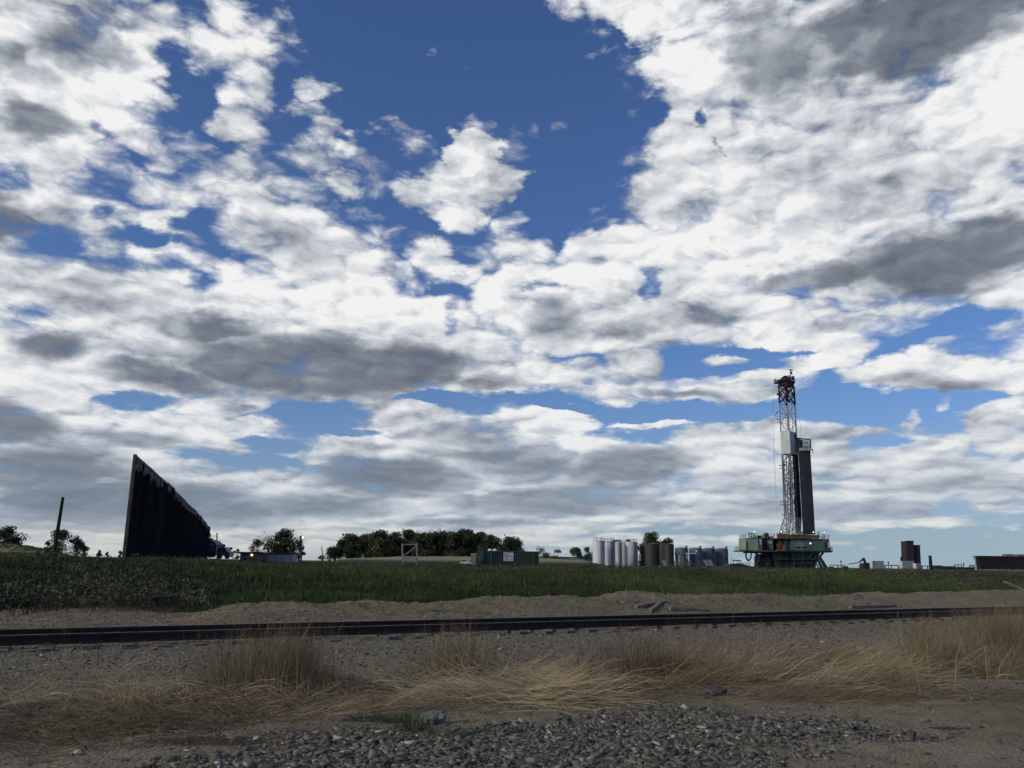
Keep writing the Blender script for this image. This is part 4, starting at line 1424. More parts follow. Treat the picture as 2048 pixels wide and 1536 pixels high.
# ---------------------------------------------------------------- timber gate frame
Y = 100.0
gt = thing('timber_frame', V3(820, 1128, Y), 'grey timber frame with a diagonal brace standing in the tan field before the trees', 'timber frame')
for a, b_, w_ in (((805, 1130), (804.5, 1087), .17), ((834, 1132), (834, 1086), .17), ((806.5, 1123), (806, 1108), .26)):
    mb = MB()
    mb.bar(V3(*a, Y), V3(*b_, Y), w_)
    mb.build('post', K['wood'], gt)
mb = MB()
mb.bar(V3(804, 1089, Y, .01), V3(835, 1089, Y, .01), .11)
mb.build('top_rail', K['wood'], gt)
mb = MB()
mb.bar(V3(807, 1112, Y, .02), V3(833, 1092, Y, .02), .12)
mb.build('diagonal_brace', K['wood'], gt)
mb = MB()
bx(mb, 805, 834, 1114, 1118, Y - .12, .03)
mb.build('board', K['grey'], gt)
mb = MB()
bx(mb, 806, 833, 1119, 1124, Y - .12, .03)
mb.build('board', K['wood'], gt)

# ---------------------------------------------------------------- green container
Y = 135.0
gc = thing('shipping_container', V3(1014, 1131, Y), 'long dark green steel container with a white sign on its side', 'container')
x0, x1 = at(968, 1116, Y).x, at(1077, 1116, Y).x
z0, z1 = at(1020, 1132, Y).z, at(1020, 1102, Y).z
mb = MB()
nr = 26
pts = []
for i in range(nr):
    a, w_ = x0 + (x1 - x0) * i / nr, (x1 - x0) / nr
    pts += [(a, 0), (a + w_ * .35, 0), (a + w_ * .5, .07), (a + w_ * .85, .07)]
pts.append((x1, 0))
vs = [(q, Y + d_, z) for q, d_ in pts for z in (z0 + .15, z1 - .12)] + [(x0, Y + 2.5, z0 + .15), (x0, Y + 2.5, z1 - .12), (x1, Y + 2.5, z0 + .15), (x1, Y + 2.5, z1 - .12)]
m_ = len(pts)
fs = [(2 * j, 2 * j + 2, 2 * j + 3, 2 * j + 1) for j in range(m_ - 1)] + [(2 * m_, 0, 1, 2 * m_ + 1), (2 * m_ - 2, 2 * m_ + 2, 2 * m_ + 3, 2 * m_ - 1), (2 * m_ + 2, 2 * m_, 2 * m_ + 1, 2 * m_ + 3)]
mb.add(vs, fs)
mb.build('side_wall', K['green_box'], gc)
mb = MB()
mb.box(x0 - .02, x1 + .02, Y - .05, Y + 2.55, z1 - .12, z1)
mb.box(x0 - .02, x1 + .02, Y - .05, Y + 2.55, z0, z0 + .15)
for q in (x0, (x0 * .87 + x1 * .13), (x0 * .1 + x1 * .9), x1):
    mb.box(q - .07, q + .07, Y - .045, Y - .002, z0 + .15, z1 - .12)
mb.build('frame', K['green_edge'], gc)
# the open end doors, swung towards the viewer at the left
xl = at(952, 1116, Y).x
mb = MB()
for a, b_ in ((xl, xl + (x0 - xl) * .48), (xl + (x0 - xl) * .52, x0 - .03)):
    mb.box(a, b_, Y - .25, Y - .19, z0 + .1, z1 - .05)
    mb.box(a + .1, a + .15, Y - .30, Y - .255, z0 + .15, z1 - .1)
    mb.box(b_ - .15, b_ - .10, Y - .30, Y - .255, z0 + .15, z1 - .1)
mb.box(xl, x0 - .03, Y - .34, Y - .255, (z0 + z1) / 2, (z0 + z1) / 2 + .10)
dd = mb.build('door', K['green_edge'], gc)  # doors look lit through their lighter colour
sx0, sx1, sz0, sz1 = at(1007, 1114, Y).x, at(1027, 1114, Y).x, at(1017, 1122, Y).z, at(1017, 1105, Y).z
mb = MB()
mb.box(sx0, sx1, Y - .08, Y - .052, sz0, sz1)
sb = mb.build('sign_board', paint('white sign board', (.42, .46, .50), .5, var=.08), gc)
mb = MB()
sw, sh = sx1 - sx0, sz1 - sz0


def bars(mb, u0, u1, v0, v1, k_):
    """small upright strokes that read as a line of block capitals too small to make out"""
    for i in range(k_):
        a, b_ = u0 + (u1 - u0) * i / k_, u0 + (u1 - u0) * (i + .8) / k_
        xa, xb = sx0 + sw * a, sx0 + sw * b_
        za, zc = sz0 + sh * v0, sz0 + sh * v1
        t_ = (xb - xa) * .3
        mb.box(xa, xa + t_, Y - .095, Y - .082, za, zc)
        if i % 3 != 1:
            mb.box(xa + t_ + .002, xb, Y - .095, Y - .082, zc - t_, zc)
        mb.box(xa + t_ + .002, xb, Y - .095, Y - .082, za + (zc - za) * .4, za + (zc - za) * .4 + t_)
        if i % 2:
            mb.box(xb + .001, xb + t_ + .001, Y - .095, Y - .082, za, zc - t_ - .002)


bars(mb, .06, .52, .68, .80, 4)
bars(mb, .06, .92, .50, .61, 8)
mb.box(sx0 + sw * .23, sx0 + sw * .30, Y - .098, Y - .082, sz0 + sh * .20, sz0 + sh * .49)
mb.box(sx0 + sw * .08, sx0 + sw * .92, Y - .094, Y - .082, sz0 + sh * .19, sz0 + sh * .215)
mb.build('lettering', K['ink'], sb)
mb = MB()
mb.tube(V3(969, 1102, Y, .1), V3(969, 1091, Y, .1), .09)
mb.build('vent_pipe', K['dark_steel'], gc)
for q in (980, 990):
    dm_ = thing('roof_dome', V3(q, 1101, Y + 1.2), 'white dome on the green container, %s one' % ('left' if q == 980 else 'right'), 'dome', 'white domes on the container')
    mb = MB()
    mb.ball(V3(q, 1101.5, Y + 1.2), .36, 10, .9)
    mb.build('dome', K['white'], dm_, smooth=True)
bxn = thing('beige_cabinet', V3(947, 1128, Y - 2), 'beige upright cabinet left of the green container doors', 'cabinet')
mb = MB()
bx(mb, 942, 951.5, 1108.5, 1130, Y - 2, 1.0)
mb.build('cabinet_body', K['tan'], bxn)
mb = MB()
bx(mb, 941.5, 952, 1107.5, 1108.5, Y - 2.05, 1.1)
mb.build('lid', K['white'], bxn)

# long low sheds beyond
Y = 200.0
lb = thing('long_shed', V3(1130, 1128, Y), 'long low tan shed with a dark roof line, behind the white tanks', 'shed')
mb = MB()
bx(mb, 1074, 1138, 1116, 1134, Y, 6)
mb.build('wall', K['tan'], lb)
mb = MB()
bx(mb, 1138, 1171, 1117, 1134, Y - .01, 6)
mb.build('wall', K['mint'], lb, label='mint green section of wall')
mb = MB()
bx(mb, 1171, 1186, 1119, 1134, Y, 6)
mb.build('wall', K['rig_green'], lb, label='grey green section of wall')
mb = MB()
bx(mb, 1073, 1181, 1113.5, 1115.8, Y - .3, 6.6)
mb.build('roof', K['dark_steel'], lb)
mb = MB()
bx(mb, 1128, 1170, 1124.5, 1128, Y - .5, .4)
mb.build('loading_dock', K['dark_steel'], lb)

# ---------------------------------------------------------------- tanks
def upright_tank(pxc, pw_, py0, py1, Y, mat, label, group, ladder=1, frame=False, fittings=False, bands=3, deck=False):
    c = V3(pxc, py1, Y)
    r_ = (at(pxc + pw_ / 2, py1, Y).x - at(pxc - pw_ / 2, py1, Y).x) / 2
    zt, zb_ = at(pxc, py0, Y).z, min(at(pxc, py1, Y).z, 1.0)
    c.z = zb_
    h = zt - zb_
    o = thing('storage_tank', c, label, 'tank', group)
    prof = [(r_, 0)]
    for i in range(1, bands + 1):
        zz = h * i / (bands + 1)
        prof += [(r_, zz - .04), (r_ + .05, zz - .035), (r_ + .05, zz + .035), (r_, zz + .04)]
    prof += [(r_, h - .12), (r_ + .04, h - .11), (r_ + .04, h - .02), (r_ * .98, h), (r_ * .3, h + .22)]
    mb = MB()
    mb.lathe(c, prof, 32)
    mb.build('shell', mat, o, smooth=True)
    if ladder:
        a = R(-70 if ladder > 0 else -110)
        q = c + Vector((math.cos(a), math.sin(a), 0)) * (r_ + .18)
        sd_ = Vector((-math.sin(a), math.cos(a), 0)) * .25
        mb = MB()
        mb.bar(q - sd_ + Vector((0, 0, .2)), q - sd_ + Vector((0, 0, h + .9)), .06)
        mb.bar(q + sd_ + Vector((0, 0, .2)), q + sd_ + Vector((0, 0, h + .9)), .06)
        for i in range(int(h / .35)):
            mb.bar(q - sd_ + Vector((0, 0, .4 + i * .35)), q + sd_ + Vector((0, 0, .4 + i * .35)), .035)
        mb.build('ladder', K['dark_steel'], o)
    if frame:
        pts = [c + Vector((math.cos(R(g)) * r_ * .9, math.sin(R(g)) * r_ * .9, h)) for g in (-160, -120, -70, -20)]
        railing('guard_rail', pts, .55, o, K['dark_steel'], r=.045, gap=1.0, mid=False)
    if fittings:
        mb = MB()
        for g, hh in ((-60, .5), (-40, .62), (-20, .4), (-5, .55)):
            q = c + Vector((math.cos(R(g)) * r_ * .85, math.sin(R(g)) * r_ * .85, h))
            mb.tube(q, q + Vector((0, 0, hh)), .09)
        q = c + Vector((0, 0, h))
        mb.bar(q + Vector((r_ * .35, -r_ * .6, .42)), q + Vector((r_ * .95, -r_ * .2, .42)), .08)
        mb.build('roof_fitting', K['dark_steel'], o)
        mb = MB()
        q = c + Vector((math.cos(R(-75)) * r_, math.sin(R(-75)) * r_, h * .50))
        mb.ball(q, .17)
        mb.tube(q + Vector((0, -.05, -.05)), q + Vector((r_ * .42, -.15, -.1)), .045)
        mb.build('valve', K['dark_steel'], o)
    mb = MB()
    q = c + Vector((math.cos(R(-100)) * r_, math.sin(R(-100)) * r_, .9))
    mb.tube(q + Vector((0, .05, 0)), q + Vector((0, -.08, 0)), .35, .35, 16)
    mb.build('manway', mat, o)
    return o


Y = 185.0
gw = 'tall white storage tanks'
upright_tank(1264, 24, 1084.5, 1134, Y + 10, K['white_tank'], 'white tank, rightmost of the tall white group', gw, 1, True)
upright_tank(1248, 18, 1085.5, 1134, Y + 14, K['white_tank'], 'white tank second from the right, shaded between its neighbours', gw, 1, True)
upright_tank(1237, 15, 1085, 1134, Y + 9, K['white_tank'], 'narrow looking white tank in the centre of the tall white group', gw, 1, False)
upright_tank(1219, 24, 1083.5, 1134, Y + 4, K['white_tank'], 'white tank second from the left in the tall group', gw, 1, True)
upright_tank(1198, 25, 1082, 1134, Y, K['white'], 'brightest white tank, leftmost and nearest of the tall group', gw, 1, True)
gb = 'brown storage tanks'
upright_tank(1289, 18, 1088.5, 1134, Y + 12, K['brown_tank'], 'brown tank at the left end of the brown group', gb, 0, False)
upright_tank(1305, 29, 1088, 1134, Y + 4, K['brown_tank'], 'widest brown tank, second from left of the brown group', gb, 0, True)
upright_tank(1327, 17, 1089, 1134, Y + 10, K['brown_tank'], 'brown tank half hidden, third in the brown group', gb, 0, False)
upright_tank(1338, 21, 1088.5, 1134, Y + 3, K['brown_tank'], 'brown tank with a ladder frame at the right end of the brown group', gb, 1, True)
gl = 'blue grey storage tanks'
for i, (pc, pw_, nm) in enumerate(((1364, 26, 'blue grey tank behind the white pipe, nearest the brown tanks'), (1392, 26, 'blue grey tank second from left, right of the white pipe'), (1418, 26, 'blue grey tank third from left with a small stair at its foot'), (1444, 26, 'blue grey tank at the right end, nearest the drilling rig'))):
    upright_tank(pc, pw_, 1096.5 + i * .4, 1135, Y + 12 + i * 2, K['blue_tank'], nm, gl, 0, False, True, 2)

pp = thing('white_pipe', V3(1365, 1130, Y - 4), 'white horizontal pipe with flanges on thin legs before the blue grey tanks', 'pipe')
mb = MB()
mb.tube(V3(1349, 1107, Y - 4), V3(1392, 1106.8, Y - 4), .10)
mb.tube(V3(1358, 1108, Y - 4), V3(1358, 1130, Y - 4), .07)
mb.tube(V3(1374, 1107, Y - 4), V3(1374, 1118, Y - 4), .06)
mb.build('pipe_run', K['white'], pp)
mb = MB()
for q in (1351, 1358, 1364, 1369):
    mb.tube(V3(q - 1.3, 1107, Y - 4), V3(q + 1.3, 1107, Y - 4), .24, .24, 12)
mb.build('valve', K['dark_steel'], pp)
mb = MB()
mb.ball(V3(1393, 1102.5, Y - 4), .22)
mb.build('gauge', K['white'], pp)
for i, (q, nm) in enumerate(((1353, 'left'), (1364, 'middle'), (1378, 'right'))):
    fr = thing('pallet_frame', V3(q, 1130, Y - 7), 'dull yellow pallet frame, %s one under the white pipe' % nm, 'frame', 'yellow frames by the tanks')
    mb = MB()
    for a in (-4.5, 0, 4.5):
        mb.bar(V3(q + a, 1133, Y - 7), V3(q + a * .9, 1122, Y - 7), .12)
    mb.bar(V3(q - 5, 1123, Y - 7.1), V3(q + 5, 1122.5, Y - 7.1), .14)
    mb.bar(V3(q - 5, 1128, Y - 7.1), V3(q + 5, 1128, Y - 7.1), .12)
    mb.build('timber_frame', K['yellow'], fr)
for i, (q, nm) in enumerate(((1324, 'brown tanks'), (1407, 'third blue grey tank'), (1416, 'right blue grey tanks'))):
    st = thing('access_stair', V3(q, 1130, Y - 5), 'small grey stair leaning at the foot of the %s' % nm, 'stair', 'access stairs by the tanks')
    for k_ in (0, 4.5):
        mb = MB()
        mb.bar(V3(q + k_, 1120, Y - 5), V3(q + 6 + k_, 1132, Y - 5), .13)
        mb.build('stringer', K['light_grey'], st)
    mb = MB()
    for j in range(6):
        a = V3(q + j, 1121 + 2 * j, Y - 5)
        mb.bar(a, V3(q + 4.5 + j, 1121 + 2 * j, Y - 5), .06)
    mb.build('tread', K['light_grey'], st)
for q in (1278, 1279):
    pass
ls = thing('pipe_rack', V3(1279, 1120, Y), 'small rack of white pipes between the white and brown tanks', 'pipe rack')
mb = MB()
for k_ in (1110, 1115, 1120):
    mb.tube(V3(1276.5, k_, Y - 1), V3(1282, k_, Y - 1), .11)
mb.build('pipes', K['white'], ls)
mb = MB()
mb.bar(V3(1279, 1134, Y - .8), V3(1279, 1108, Y - .8), .14)
mb.build('upright', K['dark_steel'], ls)

# dark mound with little lamps
Y = 170.0
md = thing('equipment_mound', V3(1480, 1134, Y), 'low dark mound of covered gear left of the drilling rig', 'mound')
mb = MB()
zz = at(1480, 1137, Y).z
mb.prism([(at(q, 1130, Y).x, max(at(q, yy, Y).z, zz)) for q, yy in ((1456, 1138), (1460, 1130), (1466, 1128), (1474, 1127), (1484, 1127.5), (1492, 1130), (1500, 1132), (1507, 1138))][::-1], Y, Y + 5)
mb.build('cover', K['dark_steel'], md)
mb = MB()
for a, b_ in (((1462, 1130), (1462.5, 1115)), ((1467, 1129), (1467.5, 1122)), ((1474, 1128), (1474, 1121)), ((1478, 1128), (1478, 1121.5)), ((1482, 1128), (1482, 1121))):
    mb.bar(V3(*a, Y), V3(*b_, Y), .07)
bx(mb, 1470.5, 1483, 1120, 1122, Y, .3)
bx(mb, 1466, 1469.5, 1119, 1122, Y, .3)
mb.build('lamp_stand', K['dark_steel'], md)

# ---------------------------------------------------------------- the drilling rig
Y = 200.0
rig = thing('drilling_rig', V3(1575, 1137, Y), 'tall drilling rig, lattice mast above green cabins with an orange band', 'drilling rig')
P = lambda px, py, dy=0.0: V3(px, py, Y, dy)

# substructure
mb = MB()
zf = P(1560, 1102).z
g0 = 1.0
bt = [P(1556, 1137), P(1632, 1137)]
tp_ = [P(1545, 1103.5), P(1640, 1103.5)]
for p_ in bt:
    p_.z = g0
mb.hexa([bt[0] + Vector((0, 1, 0)), bt[1] + Vector((0, 1, 0)), bt[1] + Vector((0, 9, 0)), bt[0] + Vector((0, 9, 0)), tp_[0], tp_[1], tp_[1] + Vector((0, 10, 0)), tp_[0] + Vector((0, 10, 0))])
mb.build('substructure', K['sub_green'], rig)
mb = MB()
for q in (1563, 1578, 1594, 1610, 1624):
    mb.bar(P(1560 + (q - 1560) * .85, 1137, .85), P(q, 1104, -.08), .18)
mb.bar(P(1553, 1118, .2), P(1634, 1118, .2), .35)
mb.build('substructure_brace', K['sub_green'], rig)
mb = MB()
bx(mb, 1589, 1616, 1126, 1129, Y + .3, .4)
mb.build('skid_beam', K['dark_steel'], rig)
# machinery left under the deck
mb = MB()
bx(mb, 1521, 1545, 1111, 1134, Y + 2, 4)
bx(mb, 1516, 1530, 1125, 1137, Y + 1, 3)
bx(mb, 1519, 1527, 1108, 1114, Y + 3, 3)
mb.tube(P(1537, 1122, 1.9), P(1537, 1122, 1.2), 1.0, 1.0, 18)
mb.ball(P(1531, 1131, 1.2), .55)
mb.build('mud_pump', K['dark_steel'], rig)
mb = MB()
bx(mb, 1512, 1517, 1124, 1134, Y + .5, 1.2)
bx(mb, 1533, 1538, 1126, 1131, Y + .6, .6)
mb.build('motor_housing', K['rust'], rig)
for a, b_ in (((1511, 1106), (1516, 1126)), ((1514, 1106), (1520, 1126)), ((1510, 1112), (1510, 1136))):
    mb = MB()
    mb.bar(P(*a), P(*b_), .28)
    mb.build('strut', K['dark_steel'], rig)
for a, b_, w_ in (((1648, 1105), (1622, 1138), .42), ((1641, 1104), (1620, 1130), .42), ((1640, 1113), (1656, 1138), .55)):
    mb = MB()
    mb.bar(P(*a, .5), P(*b_, .5), w_)
    mb.build('strut', K['sub_green'], rig)
mb = MB()
for k_ in (0, 5.5):
    mb.bar(P(1642 + k_, 1112, 3), P(1653 + k_ * 1.4, 1138, 3), .40)
for j in range(12):
    mb.bar(P(1643 + j * .95, 1114 + j * 2.1, 3), P(1648 + j * 1.1, 1114 + j * 2.1, 3), .16)
mb.bar(P(1646, 1109, 2.9), P(1662, 1134, 2.9), .12)
mb.build('stairway', K['dark_steel'], rig)
mb = MB()
mb.bar(P(1635, 1125, 1), P(1641, 1136, 1), .5, .2)
mb.build('pale_chute', K['light_grey'], rig)

# deck
mb = MB()
bx(mb, 1487, 1571, 1100.6, 1103.2, Y - .6, 9)
bx(mb, 1480, 1492, 1101, 1103.2, Y + .6, 5)
mb.build('deck', K['rust'], rig)
mb = MB()
bx(mb, 1571.3, 1661, 1101.2, 1104.4, Y - .4, 9)
bx(mb, 1661.2, 1665.5, 1102, 1104.6, Y, 5)
bx(mb, 1500, 1545, 1103.4, 1106, Y + .3, 6)
mb.build('deck_beam', K['sub_green'], rig)

# left cabin in its pale green; a darker green puts shade into its side
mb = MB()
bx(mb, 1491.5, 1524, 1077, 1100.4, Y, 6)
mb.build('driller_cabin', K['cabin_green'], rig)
mb = MB()
bx(mb, 1491.3, 1524.3, 1076.2, 1076.95, Y - .05, 6.1)
mb.build('cabin_roof', K['sub_green'], rig)
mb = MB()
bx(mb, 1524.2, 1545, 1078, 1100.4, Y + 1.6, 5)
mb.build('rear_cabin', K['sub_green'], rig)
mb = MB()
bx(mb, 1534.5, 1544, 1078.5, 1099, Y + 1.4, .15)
mb.build('lit_panel', K['rig_green'], rig)  # lighter green puts the light on this panel into its paint
for (a, b_, c_, d_, nm, mt, yy) in ((1492.5, 1495.5, 1084, 1100, 'door', 'dark_steel', -.06), (1516.5, 1519, 1078.5, 1099, 'window', 'glass', -.06), (1519.4, 1523.4, 1080, 1088, 'panel', 'light_grey', -.06), (1519.4, 1523.4, 1090, 1099.5, 'door', 'rust', -.06),
                                  (1536, 1543.5, 1082, 1088, 'window', 'light_grey', 1.3), (1537, 1543, 1089.5, 1095, 'window', 'grey', 1.3), (1527, 1531, 1084, 1100, 'door', 'dark_steel', 1.52)):
    mb = MB()
    bx(mb, a, b_, c_, d_, Y + yy, .056)
    mb.build(nm, K[mt], rig)
mb = MB()
bx(mb, 1507.5, 1530, 1070.5, 1076, Y + 1, 3)
mb.build('roof_box', K['cabin_green'], rig)
mb = MB()
bx(mb, 1515.5, 1521.5, 1071, 1075.5, Y + .9, .09)
mb.build('grille', K['dark_steel'], rig)
# drum of the drawworks, a ring with spokes
mb = MB()
c = P(1535.7, 1070, 1)
r_ = 5.2 * Y / FOCAL_PX
n = 28
vs, fs = [], []
for yy in (0, 1.2):
    for rr in (r_, r_ * .72):
        for i in range(n):
            q = 2 * math.pi * i / n
            vs.append(c + Vector((math.cos(q) * rr, yy, math.sin(q) * rr)))
for i in range(n):
    j = (i + 1) % n
    fs += [(i, j, n + j, n + i), (2 * n + i, 3 * n + i, 3 * n + j, 2 * n + j), (i, 2 * n + i, 2 * n + j, j), (n + i, n + j, 3 * n + j, 3 * n + i)]
mb.add(vs, fs)
mb.build('drum_ring', K['orange'], rig)
mb = MB()
mb.tube(c + Vector((0, .2, 0)), c + Vector((0, 1.0, 0)), r_ * .45, r_ * .45, 18)
bx(mb, 1528, 1546, 1072.5, 1078, Y + 2, 2)
mb.build('drawworks', K['rust'], rig)

# the open bay in the middle
mb = MB()
bx(mb, 1545, 1571, 1078, 1101, Y + 3.5, 4)
mb.build('bay_wall', K['sub_green'], rig)
mb = MB()
bx(mb, 1558, 1570, 1078, 1100.4, Y + 1.5, 1.8)
mb.tube(P(1563, 1084, 1.2), P(1563, 1084, .6), .8, .8, 16)
mb.tube(P(1563, 1093, 1.2), P(1563, 1093, .4), .95, .95, 16)
mb.bar(P(1556, 1100, .2), P(1562, 1080, .2), .25)
mb.build('winch', K['rust'], rig)
mb = MB()
for q in (1545.5, 1571):
    mb.bar(P(q, 1100.5, .3), P(q, 1077, .3), .3)
mb.bar(P(1545, 1078, .3), P(1571, 1078, .3), .35)
mb.build('bay_frame', K['rig_green'], rig)
mb = MB()
bx(mb, 1555, 1572, 1099.5, 1102.5, Y - 1.6, 1.4)
mb.build('step_platform', K['rust'], rig)
railing('platform_railing', [P(1555, 1099.8, -1.5), P(1572, 1099.8, -1.5)], 1.1, rig, K['rust'], r=.06, gap=.9)

# the long right wall
mb = MB()
bx(mb, 1582, 1654, 1077.3, 1101.1, Y - .2, 7)
mb.build('side_wall', K['rig_green'], rig)
mb = MB()
bx(mb, 1571.3, 1581.9, 1077.3, 1100.5, Y + .9, 5)
mb.build('recessed_wall', K['rig_green'], rig)
for (a, b_, c_, d_, nm, mt, yy) in ((1572.5, 1578, 1080, 1086, 'window', 'grey', .82), (1579, 1581.5, 1079, 1099, 'door', 'dark_steel', .82), (1573, 1577, 1088, 1099, 'panel', 'sub_green', .82),
                                  (1649.5, 1654, 1084.5, 1100.5, 'door', 'dark_steel', -.27)):
    mb = MB()
    bx(mb, a, b_, c_, d_, Y + yy, .06)
    mb.build(nm, K[mt], rig)
mb = MB()
bx(mb, 1654.2, 1658.8, 1078, 1101, Y + .1, 6)
mb.build('end_wall', K['rig_green'], rig)
mb = MB()
bx(mb, 1656, 1660, 1084, 1101.5, Y - .3, 2.2)
mb.build('control_cabinet', K['light_grey'], rig)
mb = MB()
bx(mb, 1657.5, 1661.5, 1096, 1101.8, Y - .6, .28)
mb.build('dark_box', K['dark_steel'], rig)
mb = MB()
bx(mb, 1592, 1609.5, 1086, 1092.6, Y - .30, .09)
sg = mb.build('sign_board', K['sign_grey'], rig)
mb = MB()
q_ = 1593
for w_ in (2.0, 1.0, 2.2, 1.6, 1.0, 2.0, 1.5, 1.2):
    bx(mb, q_, q_ + w_, 1088.2, 1089.7, Y - .33, .025)
    q_ += w_ + .45
mb.build('lettering', K['rig_green'], sg)
for q in (1593, 1606):
    mb = MB()
    mb.tube(P(q, 1093.8, -.3), P(q + 5, 1094, -.3), .16, .16, 10)
    mb.build('hook', K['ink'], rig)
mb = MB()
mb.tube(P(1619.8, 1086.8, -.26), P(1619.8, 1086.8, -.45), .17, .17, 6)
mb.build('wall_lamp', K['lamp_white'], rig)

# orange wind wall
mb = MB()
xs = [(1553, 1067.6, 1077), (1580, 1068.3, 1077.1), (1612, 1069.4, 1077.2), (1638, 1071.2, 1077.2)]
for (a, t0_, b0_), (a2, t1_, b1_) in zip(xs[:-1], xs[1:]):
    mb.hexa([P(a, b0_, -.5), P(a2 - .15, b1_, -.5), P(a2 - .15, b1_, .0), P(a, b0_, 0), P(a, t0_, -.5), P(a2 - .15, t1_, -.5), P(a2 - .15, t1_, 0), P(a, t0_, 0)])
mb.build('wind_wall', K['orange'], rig)
mb = MB()
for q in range(1556, 1638, 5):
    tq = 1067.6 + (q - 1553) * .040
    mb.bar(P(q, 1077, -.56), P(q, tq + .4, -.56), .10)
mb.bar(P(1553, 1067.8, -.56), P(1638, 1071.3, -.56), .14)
mb.build('wind_wall_rib', K['rust'], rig)
mb = MB()
bx(mb, 1545, 1640, 1077.2, 1078, Y - .55, 8)
mb.build('drill_floor', K['sub_green'], rig)
railing('left_roof_railing', [P(1491, 1076.3, 5), P(1491, 1076.3, 0), P(1507, 1076.3, 0)], .95, rig, K['light_grey'], r=.045, gap=.8)
railing('balcony_railing', [P(1481, 1100.8, 4.5), P(1481, 1100.8, .6), P(1491, 1100.8, .6)], .95, rig, K['light_grey'], r=.045, gap=.7)
railing('right_roof_railing', [P(1638, 1077, -.1), P(1658, 1077.5, -.1), P(1658, 1077.5, 5)], .90, rig, K['white'], r=.045, gap=.7)
railing('right_balcony_railing', [P(1659, 1102, -.1), P(1664.5, 1102.2, -.1), P(1664.5, 1102.2, 4)], .95, rig, K['light_grey'], r=.045, gap=.6)
railing('rear_railing', [P(1507, 1070.4, 1.2), P(1524, 1070.4, 1.2)], .4, rig, K['light_grey'], r=.03, gap=.8, mid=False)
mb = MB()
for q in (1548, 1550.5, 1543):
    mb.tube(P(q, 1078, .5), P(q, 1067.5, .5), .09)
mb.build('standpipe', K['light_grey'], rig)

# lamps on the deck
for px_, py_, lit, foot in ((1508, 1064, True, 1070.4), (1561.5, 1063.5, True, 1068), (1604, 1063.5, False, 1069), (1626, 1064.5, True, 1070), (1647.5, 1065.5, True, 1077), (1497.5, 1065, False, 1076), (1502.5, 1066, False, 1076)):
    mb = MB()
    mb.tube(P(px_, foot, -.2), P(px_, py_ + 1, -.2), .07)
    mb.ball(P(px_, py_ + 1.2, -.15), .22, 8, .7)
    fl = mb.build('floodlight', K['dark_steel'], rig)
    if lit:
        mb = MB()
        mb.ball(P(px_, py_, -.3), .14)
        mb.build('globe', K['lamp_white'], fl)
mb = MB()
mb.tube(P(1635.5, 1071, 0), P(1637.5, 1063.5, 0), .12)
mb.build('exhaust', K['dark_steel'], rig)

# hose loops under the left deck
for k_, (w_, d_) in enumerate(((5.6, 17.5), (4.8, 16.0), (6.2, 18.5))):
    mb = MB()
    cx_ = 1498.5
    pts = []
    for i in range(15):
        t_ = i / 14
        pts.append(P(cx_ - w_ * math.cos(math.pi * t_), 1103.5 + d_ * math.sin(math.pi * t_) ** .75, .4 + .12 * k_))
    mb.path(pts, .09)
    mb.build('hose_loop', K['dark_steel'], rig)
# pipe runs and rails on the ground, left
mb = MB()
for q in (1485, 1491, 1497, 1503, 1509):
    mb.bar(P(q, 1138, 4), P(q, 1126, 4), .10)
mb.bar(P(1484, 1126, 4), P(1511, 1126, 4), .10)
mb.bar(P(1484, 1130, 4), P(1511, 1130, 4), .08)
mb.build('ground_railing', K['grey'], rig)

# ---- mast -------------------------------------------------------
def leg(pt, pb, dy):
    """world points of a leg at its top and its foot"""
    a, b_ = P(*pt), P(*pb)
    ya = Y + dy
    a, b_ = at(pt[0], pt[1], ya), at(pb[0], pb[1], ya)
    return a, b_


zc = lambda py: at(1575, py, Y + 1).z
L0 = leg((1557.4, 765), (1569.5, 1034), 1.4)
F0 = leg((1574.0, 765), (1586.5, 1034), .0)
R0 = leg((1587.3, 765), (1602.0, 1034), 3.2)
B0 = (L0[0] + R0[0] - F0[0], L0[1] + R0[1] - F0[1])
LEGS = [L0, F0, R0, B0]


def on_leg(lg, z):
    a, b_ = lg
    return b_.lerp(a, (z - b_.z) / (a.z - b_.z))


def lattice(name, ypx0, ypx1, bays, mat, wleg, wbr, kind='x', faces=((0, 1), (1, 2), (2, 3), (3, 0)), legs=True, mats=None):
    """four legs and bracing between two heights (photo rows, ypx0 lower)"""
    z0_, z1_ = zc(ypx0), zc(ypx1)
    if legs:
        for lg in LEGS:
            mb = MB()
            mb.bar(on_leg(lg, z0_), on_leg(lg, z1_), wleg)
            mb.build('mast_leg', mat, rig)
    mb = MB()
    for i in range(bays):
        a_, b_ = z0_ + (z1_ - z0_) * i / bays, z0_ + (z1_ - z0_) * (i + 1) / bays
        for f, (p, q) in enumerate(faces):
            mb.bar(on_leg(LEGS[p], b_), on_leg(LEGS[q], b_), wbr)
            if kind == 'x' or (kind == 'z' and (i + f) % 2):
                mb.bar(on_leg(LEGS[p], a_), on_leg(LEGS[q], b_), wbr)
            if kind == 'x' or (kind == 'z' and not (i + f) % 2):
                mb.bar(on_leg(LEGS[q], a_), on_leg(LEGS[p], b_), wbr)
    return mb.build(name, mats or mat, rig)


lattice('lower_bracing', 1034, 908, 8, K['grey'], .26, .13, 'z')
lattice('middle_bracing', 908, 863, 1, K['light_grey'], .26, .12, 'z')
lattice('upper_bracing', 863, 806, 3, K['light_grey'], .28, .09, 'z')
lattice('crown_bracing', 805.6, 769, 2, K['maroon'], .34, .19, 'x')
